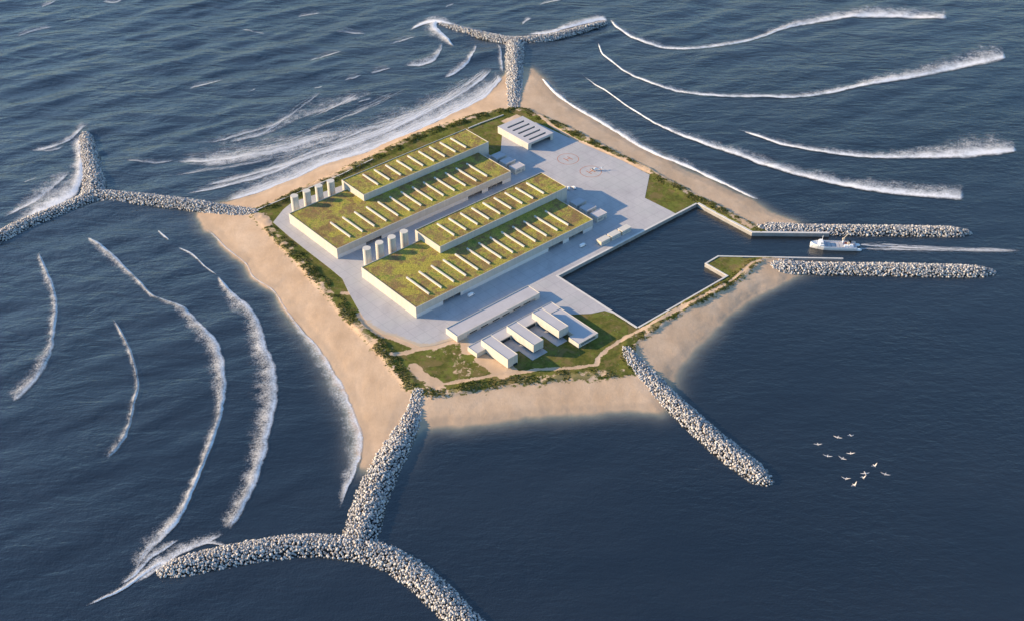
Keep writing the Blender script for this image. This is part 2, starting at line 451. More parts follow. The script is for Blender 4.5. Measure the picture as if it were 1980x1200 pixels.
APRON = np.concatenate([poly([(528, 430), (561, 459), (599, 489), (638, 519), (662, 539), (673, 563), (694, 600), (712, 628), (738, 645), (763, 650), (787, 660), (812, 670), (840, 667), (868, 658), (900, 655)], Z0),
    [XY(5, 71), XY(60, 100), XY(112, 90)], poly([(1143, 606), (1169, 600), (1190, 607)], Z0),
    [XY(149.0, 112), XY(149.0, 37.1), XY(324.5, 37.1)], poly([(1295, 407), (1247, 383), (1256, 338), (1203, 311), (1114, 273), (1036, 237)], Z0),
    [XY(336, -222), XY(300, -222), XY(270, -190), XY(255, -186), XY(255, -236), XY(70, -250)], poly([(565, 391), (547, 406)], Z0)])
PATHS = [poly(l, Z0) for l in (
    [(1400, 552), (1330, 589), (1290, 609), (1240, 637), (1207, 653), (1174, 674), (1157, 689), (1154, 704), (1093, 712), (1043, 713), (1000, 720), (957, 724), (902, 735), (846, 743)],
    [(755, 686), (790, 680), (808, 673)], [(846, 743), (818, 727), (800, 711)], [(1030, 214), (1070, 246), (1114, 271), (1203, 309), (1256, 335)], [(664, 566), (690, 568)], [(516, 432), (500, 418)],
    [(1480, 503), (1455, 508), (1440, 522), (1410, 545)])]
PATHW = [1.7, 2.2, 5.0, 1.8, 2.5, 5.0, 1.2]

# ------------------------------------------------------------------ sea
SW = math.radians(28)
waves = []
for k in range(14):
    lam = 22 * (4.2 ** (k / 13.0)) * random.uniform(.9, 1.1)
    th = -math.pi / 2 + SW + random.gauss(0, .28)
    waves.append((2 * math.pi / lam * math.cos(th), 2 * math.pi / lam * math.sin(th), lam * .0048, random.uniform(0, 6.28)))
def roughness_of(x, y): return sstep(520, 1500, -.45 * x + .88 * y) * .9 + .1 + .22 * sstep(-80, -350, x)
def sea_z(x, y, calm):
    h = 0
    for kx, ky, a, ph in waves:
        s = np.sin(kx * x + ky * y + ph)
        h = h + a * (s + .25 * s * s)
    return h * roughness_of(x, y) * calm * (.45 + 1.1 * fbm(x * .012 + 5, y * .012, 2))
def calm_of(x, y):
    return np.clip(sstep(5, 70, -sd_poly(x, y, WATERLINE)), .03, 1) * (1 - .9 * sstep(-25, 2, sd_poly(x, y, HARBOUR)))
gx = np.concatenate([[-30000, -9000, -3500, -1800, -1300], np.arange(-1000, 1001, 4.0), [1300, 1800, 3500, 9000, 30000]])
gy = np.concatenate([[-12000, -3000, -400, 200], np.arange(420, 1901, 4.0), [2200, 3000, 5000, 12000, 40000]])
X, Y = np.meshgrid(gx, gy); 
fine = (np.abs(X) <= 1000) & (Y >= 420) & (Y <= 1900)
def shore_wob(x, y): return (fbm(x * .045 + 7, y * .045 + 23, 4) - .5) * 9 + (fbm(x * .16, y * .16 + 5, 2) - .5) * 2.5
dw_sea = -(sd_poly(X, Y, WATERLINE) + shore_wob(X, Y))
dh_sea = sd_poly(X, Y, HARBOUR)
calm = np.clip(sstep(5, 70, dw_sea), .03, 1) * (1 - .9 * sstep(-25, 2, dh_sea))
Z = np.where(fine, sea_z(X, Y, calm), 0)
# clarity of the shallows: how far the bottom shows through, from distance to the beach
side = sstep(-60, 60, X - .4 * (Y - 900))
wid = 17 + 9 * sstep(60, -120, Y - 930 - 0 * X) + 0 * side
shallow = np.exp(-np.clip(dw_sea, 0, 500) / (wid * .42)) * (dh_sea < -1)
shallow = np.where(dw_sea < 0, 1.0 * (dh_sea < -1), shallow)
idx = np.arange(X.size).reshape(X.shape)
Q = np.stack([idx[:-1, :-1], idx[:-1, 1:], idx[1:, 1:], idx[1:, :-1]], -1).reshape(-1, 4)
me = np_mesh('sea', np.stack([X, Y, Z], -1).reshape(-1, 3), Q, M_sea, True)
f_attr(me, 'shallow', shallow); f_attr(me, 'rough', roughness_of(X, Y))
tag(link_mesh('sea', me), 'dark blue sea around the island', kind='structure')

# ------------------------------------------------------------------ island terrain
st = 1.5
tx = np.arange(-460, 470, st); ty = np.arange(680, 1590, st)
X, Y = np.meshgrid(tx, ty)
dw = sd_poly(X, Y, WATERLINE) + shore_wob(X, Y); db = sd_poly(X, Y, BELT); dh = sd_poly(X, Y, HARBOUR); da = sd_poly(X, Y, APRON)
nz = fbm(X * .05, Y * .05); nz2 = fbm(X * .22 + 9, Y * .22)
out = np.clip(-db, 0, None); inn = np.clip(dw, 0, None)
nzb = fbm(X * .035 + 40, Y * .035 + 11, 4); nzc = fbm(X * .11 + 3, Y * .11 + 71, 4)
dbn = db + (nzb - .5) * 8 + (nzc - .5) * 6
H = np.where(db > 0, Z0 - .12, (Z0 - .3) * (inn / (inn + out + 1e-6)) ** .85)
H = np.where(dw <= 0, -.075 * (-dw), H)
beltband = sstep(-3, 3, db) * (1 - sstep(8, 16, db)) * sstep(0, 5, -da)
H = H + beltband * (nz * 2.2 - .5 + nz2 * .7) + (dw > 2) * (nz - .5) * .5 * (1 - sstep(-2, 1, da)) * sstep(2, 12, dw)
H = np.where(da > -1.5, np.minimum(H, Z0 - .15), H)
offc = np.ones_like(H, bool)
H = np.clip(H, -9, None)
H = np.where(dh > -1.2, -9, H)
pathm = np.zeros_like(H)
for L, w in zip(PATHS, PATHW):
    pathm = np.maximum(pathm, 1 - sstep(w * .35, w * 1.9, d_line(X, Y, L) + (fbm(X * .15 + 61, Y * .15, 3) - .5) * w * 1.3))
H = H - pathm * .15 * (H > 2)
U = (X - ORG[0]) * UV_U[0] + (Y - ORG[1]) * UV_U[1]; Vv = (X - ORG[0]) * UV_V[0] + (Y - ORG[1]) * UV_V[1]
# sandy strips kept free of grass
sandy = sstep(5, 1, np.abs(da + 2.0)) * (np.hypot(X - at(800, 665, 4)[0], Y - at(800, 665, 4)[1]) < 75)
sandy = np.maximum(sandy, ((U > 295) & (U < 345) & (Vv < -222) & (Vv > -246)) * sstep(-222, -228, Vv) * .9 * (U > 318))
blk1 = sstep(0, 4, U) * sstep(25, 21, U) * sstep(82, 84, Vv) * sstep(128, 119, Vv)
sandy = np.maximum(sandy, blk1 * 1.0)
green = sstep(-2.5, 2.5, dbn) * (1 - .95 * pathm) * (1 - sandy) * .95
rim = sstep(-6, 0, db) * (1 - sstep(6, 13, db))
green = green * (1 - .5 * rim * sstep(.52, .62, nzc) * (da < -3))
south = sstep(90, 20, np.hypot(X - at(815, 720, 4)[0], Y - at(815, 720, 4)[1]))
green = green * (1 - .40 * sstep(.53, .64, fbm(X * .06 + 90, Y * .06 + 14, 4)) * np.maximum(south, sstep(30, 12, db) * .6) * (da < -2))
green = np.maximum(green, (db <= 0) * sstep(-9, -1, dbn) * .42)
wet = sstep(16, 2, dw) * 1.0
dry = sstep(-4, 2, db) * (1 - sstep(4, 10, db)) * .75 * (nz > .42) + .15 * nz
idx = np.arange(X.size).reshape(X.shape)
Q = np.stack([idx[:-1, :-1], idx[:-1, 1:], idx[1:, 1:], idx[1:, :-1]], -1).reshape(-1, 4)
qc = lambda A: A[:-1, :-1].ravel()
near = qc(dw) > -110
cls = np.where(qc(db) <= -1.0, 0, np.where(qc(green) > .45, 1, 2))
cls = np.where(qc(dh) > -2.5, 0, cls)
Vall = np.stack([X, Y, H], -1).reshape(-1, 3)
def sub_terrain(name, sel, label, kind):
    q = Q[sel]; used = np.unique(q); remap = np.full(X.size, -1); remap[used] = np.arange(len(used))
    me = np_mesh(name, Vall[used], remap[q], M_ground, True)
    for n, A in (('green', green), ('wet', wet), ('dry', dry)): f_attr(me, n, A.ravel()[used])
    return tag(link_mesh(name, me), label, kind=kind)
sub_terrain('beach', near & (cls == 0), 'pale sand beach sloping into the sea', 'structure')
sub_terrain('grass', near & (cls == 1), 'green and dry dune grass ringing the concrete yard', 'stuff')
sub_terrain('path', near & (cls == 2), 'sandy footpath and bare ground inside the dunes', 'structure')
def ground_z(x, y):
    j = int((x - tx[0]) / st); i = int((y - ty[0]) / st); return H[i, j]

# low shrubs on the dune belt: small leaf faces in clumps
bi = np.argwhere((beltband > .25) & (pathm < .2) & (dh < -4) & (sandy < .3))
bi = bi[(nzc[bi[:, 0], bi[:, 1]] < .56) & (dbn[bi[:, 0], bi[:, 1]] > -1) & (fbm(X[bi[:, 0], bi[:, 1]] * .08, Y[bi[:, 0], bi[:, 1]] * .08 + 50, 3) > .38)]
pick = bi[rng.choice(len(bi), min(6500, len(bi)), replace=False)]
lv, lf = [], []
for i, j in pick:
    x0, y0, z0 = X[i, j] + rng.uniform(-1, 1), Y[i, j] + rng.uniform(-1, 1), H[i, j]
    big = nz[i, j] > .5
    r = rng.uniform(.4, 1.15) * (1.35 if big else .75); hgt = r * rng.uniform(.4, .8)
    k = int(8 + 8 * r)
    for _ in range(k):
        t = rng.uniform(0, 6.283); q = math.sqrt(rng.random()) * r; zz = z0 + rng.random() * hgt * (1 - (q / r) ** 2 * .7)
        c = np.array([x0 + q * math.cos(t), y0 + q * math.sin(t), zz])
        a = rng.normal(size=3); a /= np.linalg.norm(a); b = np.cross(a, rng.normal(size=3)); b /= np.linalg.norm(b)
        s = rng.uniform(.28, .6); n0 = len(lv)
        lv += [c - a * s, c + b * s * .6, c + a * s, c - b * s * .6]; lf.append((n0, n0 + 1, n0 + 2, n0 + 3))
tag(link_mesh('dune_shrubs', np_mesh('dune_shrubs', np.array(lv), np.array(lf), M_shrub)), 'low dark green shrubs and tufts along the dune belt', kind='stuff')

# ------------------------------------------------------------------ concrete apron (gridded so that blown sand can lie on its edge)
import bmesh
bm = bmesh.new()
vs = [bm.verts.new((p[0], p[1], Z0)) for p in APRON]; f = bm.faces.new(vs)
if f.normal.z < 0 or True:
    bm.normal_update()
    if f.normal.z < 0: bmesh.ops.reverse_faces(bm, faces=[f])
bmesh.ops.triangulate(bm, faces=bm.faces[:])
for _ in range(5):
    long = [e for e in bm.edges if e.calc_length() > 9]
    if not long: break
    bmesh.ops.subdivide_edges(bm, edges=long, cuts=1); bmesh.ops.triangulate(bm, faces=[f for f in bm.faces if len(f.verts) > 3])
ext = bmesh.ops.extrude_edge_only(bm, edges=[e for e in bm.edges if e.is_boundary])
bmesh.ops.translate(bm, verts=[v for v in ext['geom'] if isinstance(v, bmesh.types.BMVert)], vec=(0, 0, -1.0))
me = bpy.data.meshes.new('apron'); bm.to_mesh(me); bm.free(); me.materials.append(M_apron)
ax = np.array([v.co[:] for v in me.vertices])
dd = sd_poly(ax[:, 0], ax[:, 1], APRON)
cx, cy = at(815, 672, 4)
f_attr(me, 'sand', sstep(9, 0, dd) * (np.hypot(ax[:, 0] - cx, ax[:, 1] - cy) < 70) * .9)
tag(link_mesh('apron', me), 'wide pale concrete apron between the warehouses and the harbour', kind='structure')

# ------------------------------------------------------------------ quay and boundary walls
def wall_strip(name, pts, w, z0, z1, mat, label, cat, side=1, cap=True, wcap=None):
    """a wall along a polyline of ground points, thickness w to one side"""
    P = [Vector((p[0], p[1], 0)) for p in pts]; n = len(P); off = []
    for i in range(n):
        d1 = (P[i] - P[i - 1]).normalized() if i else None
        d2 = (P[i + 1] - P[i]).normalized() if i < n - 1 else None
        n1 = Vector((-d1.y, d1.x, 0)) if d1 else None; n2 = Vector((-d2.y, d2.x, 0)) if d2 else None
        if n1 is None: m = n2
        elif n2 is None: m = n1
        else:
            m = (n1 + n2).normalized(); m = m / max(.35, m.dot(n1))
        off.append(P[i] + m * w * side)
    root = empty(name, (P[0].x, P[0].y, z0), 0, label, cat)
    org = Vector((P[0].x, P[0].y, z0)); hc = .45
    def ring(k, a, b, za, zb):
        return [(*(a[k] - org).xy, za), (*(b[k] - org).xy, za), (*(b[k] - org).xy, zb), (*(a[k] - org).xy, zb)]
    MB().loft([ring(k, P, off, 0, z1 - z0 - (hc if cap else 0)) for k in range(n)]).build('wall', mat, root)
    if cap:
        P2 = [p + (p - q).normalized() * .15 for p, q in zip(P, off)]; O2 = [q + (q - p).normalized() * .05 for p, q in zip(P, off)]
        MB().loft([ring(k, P2, O2, z1 - z0 - hc, z1 - z0) for k in range(n)]).build('coping', M_quay, root)
    return root
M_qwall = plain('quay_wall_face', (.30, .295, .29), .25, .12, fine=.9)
HC = [tuple(p) for p in HARBOUR]
j1 = at(1604, 452, 4); j2 = at(1630, 499.5, 4)
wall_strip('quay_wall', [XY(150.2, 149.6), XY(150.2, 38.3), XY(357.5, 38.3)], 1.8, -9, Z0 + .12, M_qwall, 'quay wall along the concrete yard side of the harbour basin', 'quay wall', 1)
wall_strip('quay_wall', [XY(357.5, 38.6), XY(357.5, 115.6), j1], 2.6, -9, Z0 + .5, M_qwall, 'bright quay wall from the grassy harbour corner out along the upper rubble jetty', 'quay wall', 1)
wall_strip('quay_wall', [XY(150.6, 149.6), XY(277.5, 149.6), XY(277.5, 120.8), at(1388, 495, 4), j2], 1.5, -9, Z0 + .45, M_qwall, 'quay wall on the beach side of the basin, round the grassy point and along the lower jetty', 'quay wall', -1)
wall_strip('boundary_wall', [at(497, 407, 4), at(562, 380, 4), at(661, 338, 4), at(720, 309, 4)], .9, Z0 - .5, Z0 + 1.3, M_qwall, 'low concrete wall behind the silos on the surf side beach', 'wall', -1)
wall_strip('boundary_wall', [at(905, 249, 4), at(929, 239, 4), at(973, 223, 4)], .7, Z0 - .5, Z0 + 1.0, M_quay, 'short low wall along the lawn left of the white hangar', 'wall', -1)

# ------------------------------------------------------------------ warehouses with planted roofs
# local frame of every building: x = u, y = -v
SKP = [(-.6, -.9), (.6, -.9), (.6, .85), (.76, .85), (.76, 1.1), (-.76, 1.1), (-.76, .85), (-.6, .85)]
def hall(root, du, u0, u1, v0, v1, zb, zt, lights, lv0, lv1, bays=None):
    """one flat-roofed hall: u/v ranges are local to the thing"""
    y0, y1 = -v1, -v0
    m = MB()
    pt = .55; zr = zt - .9                                   # roof deck sits below the parapet
    if bays:
        zs = zb + 4.6
        m.box(u0, u1, y0, y1, zs, zr)
    else:
        m.box(u0, u1, y0, y1, zb, zr)
    o = m.build('hall', M_wall, root)
    if bays: MB().box(u0 + .05, u1 - .05, y0 + 7.0, y1 - .05, zb, zs - .002).build('base_wall', M_wall, o)
    if bays:
        for a, b in ((u0, u0 + .28), (u1 - .28, u1)): MB().box(a, b, y0, y0 + 6.99, zb, zs - .002).build('end_wall', M_wall, o)
    p = MB()
    p.ring(u0 - .04, u1 + .04, y0 - .04, y1 + .04, zr, zt, pt + .04)
    p.build('parapet', M_wall, o)
    g = MB(); nx, ny = int((u1 - u0) / 3), int((y1 - y0) / 3)
    xs = np.linspace(u0 + pt, u1 - pt, nx + 1); ys = np.linspace(y0 + pt, y1 - pt, ny + 1)
    GX, GY = np.meshgrid(xs, ys); GZ = zr + .1 + fbm(GX * .09 + du, GY * .09) * .45
    ii = np.arange(GX.size).reshape(GX.shape)
    q = np.stack([ii[:-1, :-1], ii[:-1, 1:], ii[1:, 1:], ii[1:, :-1]], -1).reshape(-1, 4)
    link_mesh('green_roof', np_mesh('green_roof', np.stack([GX, GY, GZ], -1).reshape(-1, 3), q, M_sedum, True), o)
    sky_me = None
    for u in lights:
        s = MB().loft([[(x, -lv1 + a, z) for x, z in SKP] if q == 0 else [(x, -lv0 - a, z) for x, z in SKP] for q, a in ((0, 0), (1, 0))]) if sky_me is None else None
        if s: so = s.build('skylight', M_skylight, o); sky_me = so.data
        else: so = link_mesh('skylight', sky_me, o)
        so.location = (u, 0, zt)
    if bays:
        ed = u0 + .3
        for a, b in bays + [(u1 - .1, None)]:
            pl = MB().box(ed, a, y0 + .25, y0 + .9, zb, zs - .05)
            pl.build('plinth', M_plinth, o)
            if b:
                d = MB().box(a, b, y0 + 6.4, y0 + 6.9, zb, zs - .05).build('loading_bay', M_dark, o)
                nb = max(2, int((b - a) / 7))
                for k in range(1, nb):
                    x = a + (b - a) * k / nb; MB().box(x - .2, x + .2, y0 + 2.5, y0 + 2.9, zb, zs - .02).build('column', M_wall, o)
            ed = b
    return o
LOW_L = [23 + 15.42 * k for k in range(13)]; TALL_L = [99 + 15.5 * k for k in range(9)]
for dv, lab, bays in ((0, 'long warehouse with planted roofs in the foreground, next to the harbour basin', [(33, 55), (172, 192.5), (201, 221.5)]),
                (-132, 'long warehouse with planted roofs at the back, next to the surf side beach', [(36, 56), (173.5, 193.3), (202, 223)])):
    w = thing('warehouse', lab, 'warehouse', 0, dv, Z0, 'twin green roofed warehouses')
    low = [u for u in LOW_L]
    hall(w, dv, 0, 235.5, -89.4, 0, 0, 12.5, low, -45, -9, bays)
    hall(w, dv + 50, 75, 251, -98.6, -57, 0, 20.0, TALL_L, -92, -63.8)

# silos
order = ['first (leftmost)', 'second from the left', 'third from the left', 'last (rightmost)']
for dv, where in ((0, 'between the two warehouses'), (-132.5, 'behind the back warehouse')):
    for k in range(4):
        s = thing('silo', f'white cylindrical silo, {order[k]} of the four {where}', 'silo', 16 + 15.6 * k, -101.2 + dv, Z0, 'silos in a row ' + where)
        MB().cyl(0, 0, 0, 21.5, 4.15, n=40, cap=False).build('shell', M_wallw, s, smooth=True)
        MB().cyl(0, 0, 21.5, 22.3, 4.2, n=40).build('lid', M_skylight, s)
        r = MB(); 
        for yy in (-.28, .28): r.bar((4.35, yy, .3), (4.35, yy, 22.6), .05, 5)
        for q in range(28): r.bar((4.35, -.28, .7 + q * .78), (4.35, .28, .7 + q * .78), .03, 4)
        r.build('ladder', M_grey, s)

# ------------------------------------------------------------------ hangar by the helipads
h = thing('hangar', 'white hangar with five roof slots and an open front beside the helipads', 'hangar', 296, -171, Z0)
L, D, T = 39.5, 54.5, 9.0
m = MB(); m.box(0, 1.0, 0, D, 0, T - 1.2).box(L - 1.0, L, 0, D, 0, T - 1.2).box(1, L - 1, D - 1, D, 0, T - 1.2)
m.box(1, 5, 0, .8, 0, T - 1.2).box(L - 4, L - 1, 0, .8, 0, T - 1.2).box(5, L - 4, 0, .8, 5.6, T - 1.2)
wl = m.build('wall', M_wallw, h)
rf = MB(); ys = [D - 10.5 - 9.6 * k for k in range(5)]
def slab(mb, x0, x1, y0, y1, z0, z1): mb.box(x0, x1, y0, y1, z0, z1)
rf.box(-.1, 6.5, -.6, D + .1, T - 1.2, T).box(L - 6.5, L + .1, -.6, D + .1, T - 1.2, T)
edges = [D + .1] + sum([[y + 1.5, y - 1.5] for y in ys], []) + [-.6]
for k in range(0, len(edges), 2): rf.box(6.5, L - 6.5, edges[k + 1], edges[k], T - 1.2, T)
ro = rf.build('roof', M_roofw2, h)
for y in ys:
    MB().box(6.5, L - 6.5, y - 1.5, y + 1.5, T - 1.15, T - .95).build('skylight', M_glass, ro)
    MB().box(6.3, L - 6.3, y + 1.5, y + 1.9, T, T + .35).build('kerb', M_skylight, ro)
MB().box(1.2, L - 1.2, 14.0, 14.5, .02, T - 1.3).build('interior_shade', M_dark, h)  # near-black sheet standing for the shade inside the open hangar
MB().box(5, L - 4, .9, 1.1, 5.0, 5.55).build('rolled_door', M_grey, h)

# ------------------------------------------------------------------ equipment buildings at the warehouse ends
def equip(u, v, lab, lit):
    e = thing('equipment_building', lab, 'equipment building', u, v, Z0, 'small equipment buildings at the warehouse ends')
    MB().box(0, 15, 0, 10.8, 0, 6.2).build('wall', M_wallw, e)
    ro = MB().box(-.15, 15.15, -.15, 10.95, 6.2, 6.5).build('roof', M_roofw2, e)
    MB().ring(-.16, 15.16, -.16, 10.96, 6.5, 6.8, .4).build('parapet', M_roofw2, ro)
    d = MB().box(10.6, 13.0, -.08, .05, 0, 3.0).build('door', M_grey, e)
    l = MB()
    for k in range(8): l.box(2.0, 8.0, -.1, .04, 2.2 + .28 * k, 2.36 + .28 * k)
    l.build('louvre', M_grey, e)
for dv, nm in ((0, 'front'), (-132.5, 'back')):
    for v, w in ((-6.2, f'pale equipment building with a sunlit roof corner, at the {nm} warehouse end'),
                 (-22.6, f'shaded equipment building in the middle of three at the {nm} warehouse end'),
                 (-38.2, f'shaded equipment building tucked under the tall hall at the {nm} warehouse end')):
        equip(247.5, v + dv, w, True)
# open-ended sheds on the quay
for k, (u, lab) in enumerate(((219.8, 'cream quay shed at the left end of the three beside the basin'), (235.2, 'cream quay shed between the two others beside the basin'), (250.8, 'cream quay shed at the right end, nearest the grass'))):
    c = thing('quay_shed', lab, 'shed', u, 29.0, Z0, 'three cream sheds on the quay')
    MB().box(0, 13, 0, 7.2, 0, 4.8).build('body', M_wallw, c)
    MB().box(-.25, 13.2, -.2, 7.4, 4.8, 5.15).build('roof', M_skylight, c)
    d = MB().box(-.12, .04, .6, 6.6, .1, 4.0)
    d.build('door', M_cream, c)
    for q in range(4): MB().box(1.2 + 3 * q, 3.2 + 3 * q, -.1, .04, 1.4, 2.6).build('window', M_grey, c)

# ------------------------------------------------------------------ long low building
b = thing('service_building', 'long low white flat roofed building between the front warehouse and the offices', 'building', 6.5, 54.3, Z0)
L, D = 104, 17
MB().box(0, L, 1.4, D, 0, 6.0).box(0, 12, 0, 1.4, 0, 6.0).box(12, L - 6, 0, 1.4, 3.2, 6.0).box(L - 6, L, 0, 1.4, 0, 6.0).build('wall', M_wallw, b)
ro = MB().box(.5, L - .5, .5, D - .5, 6.0, 6.25).build('roof', M_roofw, b)
p = MB().ring(-.05, L + .05, -.05, D + .05, 6.0, 6.8, .55)
p.build('parapet', M_wallw, ro)
for x in (16, 30, 44.5, 57, 71, 84): MB().box(x, x + 9, 1.3, 1.5, .5, 3.0).build('window', M_glass, b)
MB().box(93.5, 96.5, 1.25, 1.5, 0, 2.8).build('door', M_grey, b)

# ------------------------------------------------------------------ comb-shaped office complex
of = thing('office_building', 'white comb shaped office complex with three raised wings over terraces', 'office building', 5.6, 84, Z0)
def para(mb, x0, x1, y0, y1, z, hgt=.55, t=.4):
    mb.ring(x0 - .05, x1 + .05, y0 - .05, y1 + .05, z, z + hgt, t + .05)
sp_ = MB().box(0, 105.3, 0, 13.4, 0, 4.6)                   # the spine
o = sp_.build('spine', M_wallw, of)
r = MB(); para(r, 0, 105.3, 0, 13.4, 4.6); r.build('parapet', M_wallw, o)
MB().box(.4, 104.9, .4, 13.0, 4.6, 4.75).build('roof', M_roofw2, o)
for x0, x1 in ((27, 40.5), (58.5, 72)):
    MB().box(x0, x1, -.12, .1, .6, 4.0).build('window', M_glass, o)
for x0, x1, lab in ((10.6, 22.6, None), (42.0, 54.2, None), (73.9, 86.0, None)):
    y0, y1 = -31.2, 6.6
    up = MB().box(x0, x1, y0, y1, 2.6 if x0 > 20 else 1.1, 11.0)
    if x0 > 20: up.box(x0 + 1.2, x1 - 1.2, y0 + 1.6, -.2, .3, 2.6)
    else: up.box(x0 + .9, x1 - 1.2, y0 + 1.2, -.2, 0, 1.1)
    w = up.build('wing', M_wallw, of)
    MB().box(x0 + .4, x1 - .4, y0 + .4, y1 - .4, 11.0, 11.15).build('roof', M_roofw2, w)
    r = MB(); para(r, x0, x1, y0, y1, 11.0, .6); r.build('parapet', M_wallw, w)
    if x0 > 20:
        MB().box(x0 + 1.0, x0 + 1.22, y0 + 2.4, -.4, .5, 2.55).build('window', M_glass, w); MB().box(x0 + 2, x1 - 2, y0 + 1.4, y0 + 1.62, .5, 2.55).build('window', M_glass, w)
    else:
        MB().box(x1 - 5.5, x1 - .6, y0 - .08, y0 + .1, 0.1, 2.4).build('window', M_glass, w)
# right-hand wing, low, with a recessed end window
x0, x1, y0, y1 = 86.2, 105.3, -51.5, 0
w = MB().box(x0, x1, y0 + 1.6, y1 - .02, 0, 4.6).box(x0 - 6.0, x0, y0 + 1.6, -38, 0, 4.6).box(x0 - 6, x1, y0, y0 + 1.6, 3.7, 4.6).box(x0 - 6, x0 - 3, y0, y0 + 1.6, 0, 3.7).box(x1 - 3, x1, y0, y0 + 1.6, 0, 3.7).box(x0 - 3, x1 - 3, y0, y0 + 1.6, 0, 1.3).build('wing', M_wallw, of)
MB().box(x0 + .4, x1 - .4, y0 + .4, y1 + .2, 4.62, 4.76).box(x0 - 5.6, x0 + .4, y0 + .4, -38.4, 4.62, 4.76).build('roof', M_roofw2, w)
r = MB().box(x0 - 6.05, x1 + .05, y0 - .05, y0 + .4, 4.6, 5.15).box(x1 - .4, x1 + .05, y0 + .4, y1, 4.6, 5.15).box(x0 - .05, x0 + .4, -38, y1 - 7, 4.6, 5.15).box(x0 - 6.05, x0 - 5.6, y0 + .4, -38.05, 4.6, 5.15).box(x0 - 5.6, x0 - .05, -38.4, -38, 4.6, 5.15)
r.build('parapet', M_wallw, w)
MB().box(x0 - 3, x1 - 3, y0 + 1.45, y0 + 1.58, 1.3, 3.7).build('window', M_glass, w)
for (x0, x1, y0, y1) in ((23.2, 54.8, -36.5, -.02), (55.2, 86.1, -36.5, -.02)):
    t = MB()
    if x0 < 40: t.prism([(36, y0), (54.8, y0), (54.8, y1), (24, y1), (24, -14), (36, -18)], -.3, .28)
    else: t.prism([(67, y0), (80, y0), (80, -26), (86.1, -26), (86.1, y1), (56, y1), (56, -12), (67, -16)], -.3, .28)
    t.build('terrace', M_terr, of)
    pl = MB().box(x0 + 3, x0 + 9, -8, -5.5, .28, .9); pl.build('planter', M_terr, of)

# ------------------------------------------------------------------ helipads
def helipad(u, v, lab):
    r = thing('helipad', lab, 'helipad', u, v, Z0 + .012, 'orange helipad markings')
    n = 72; R0, R1 = 11.9, 12.6; vs = []
    for i in range(n):
        t = 2 * math.pi * i / n; vs += [(R0 * math.cos(t), R0 * math.sin(t), 0), (R1 * math.cos(t), R1 * math.sin(t), 0)]
    MB().add(vs, [(2 * i, 2 * i + 1, (2 * i + 3) % (2 * n), (2 * i + 2) % (2 * n)) for i in range(n)]).build('ring', M_orange, r)
    m = MB()
    q = lambda x0, x1, y0, y1: m.add([(x0, y0, 0), (x1, y0, 0), (x1, y1, 0), (x0, y1, 0)], [(0, 1, 2, 3)])
    q(-3.6, -2.5, -4.6, 4.6); q(2.5, 3.6, -4.6, 4.6); q(-2.5, 2.5, -.55, .55)
    m.build('letter', M_orange, r)
helipad(317.3, -125.3, 'empty orange helipad ring with a letter H, nearer the hangar')
helipad(317.3, -87.6, 'orange helipad ring with a letter H under the parked helicopter')

# ------------------------------------------------------------------ helicopter
hx, hy = 95.0, 1213.6
he = empty('helicopter', (hx, hy, Z0), math.radians(190), 'white helicopter parked on the orange helipad ring', 'helicopter')
def ell(x, ry, rz, cz, n=14): return [(x, ry * math.cos(2 * math.pi * i / n), cz + rz * math.sin(2 * math.pi * i / n)) for i in range(n)]
MB().loft([ell(4.3, .15, .15, 1.5), ell(3.9, .65, .6, 1.6), ell(3.0, 1.05, 1.0, 1.8), ell(1.5, 1.25, 1.25, 2.0), ell(-.8, 1.2, 1.2, 2.1), ell(-2.2, .8, .8, 2.35), ell(-3.2, .42, .42, 2.5), ell(-8.2, .22, .22, 2.75)]).build('fuselage', M_white, he, smooth=True)
MB().loft([ell(4.02, .5, .35, 1.85), ell(3.3, 1.0, .75, 2.1), ell(2.3, 1.19, .72, 2.25), ell(1.6, 1.27, .5, 2.3)]).build('windscreen', M_glass, he, smooth=True)
f = MB(); f.add([(-7.2, -.08, 2.8), (-8.3, -.08, 2.8), (-9.2, -.08, 4.5), (-8.5, -.08, 4.5), (-7.2, .08, 2.8), (-8.3, .08, 2.8), (-9.2, .08, 4.5), (-8.5, .08, 4.5)], [(0, 1, 2, 3), (7, 6, 5, 4), (0, 4, 5, 1), (1, 5, 6, 2), (2, 6, 7, 3), (3, 7, 4, 0)])
f.build('tail_fin', M_white, he)
MB().box(-7.4, -6.6, -1.5, 1.5, 2.75, 2.85).build('stabiliser', M_white, he)
for s in (-1, 1):
    k = MB().bar((2.6, 1.15 * s, .12), (-2.4, 1.15 * s, .12), .1).bar((1.4, 1.15 * s, .12), (1.2, .7 * s, 1.0), .07).bar((-1.4, 1.15 * s, .12), (-1.2, .7 * s, 1.1), .07).bar((2.6, 1.15 * s, .12), (3.0, 1.15 * s, .4), .09)
    k.build('skid', M_grey, he)
MB().cyl(0, 0, 3.2, 4.0, .45, .3, 10).box(-1.6, 1.2, -.6, .6, 3.1, 3.5).build('mast', M_white, he)
for k in range(4):
    t = math.radians(20 + 90 * k); c, s_ = math.cos(t), math.sin(t)
    w = .19; p = [(.3, -w), (6.2, -w), (6.2, w), (.3, w)]
    vs = [(x * c - y * s_, x * s_ + y * c, 4.0 - .012 * x * x * .4 + z) for z in (-.03, .03) for x, y in p]
    MB().add(vs, [(3, 2, 1, 0), (4, 5, 6, 7), (0, 1, 5, 4), (1, 2, 6, 5), (2, 3, 7, 6), (3, 0, 4, 7)]).build('rotor_blade', M_grey, he)
t = MB()
for a in (0.4, 1.97): t.bar((-8.9 - .95 * math.cos(a), .25, 4.1 - .95 * math.sin(a)), (-8.9 + .95 * math.cos(a), .25, 4.1 + .95 * math.sin(a)), .07)
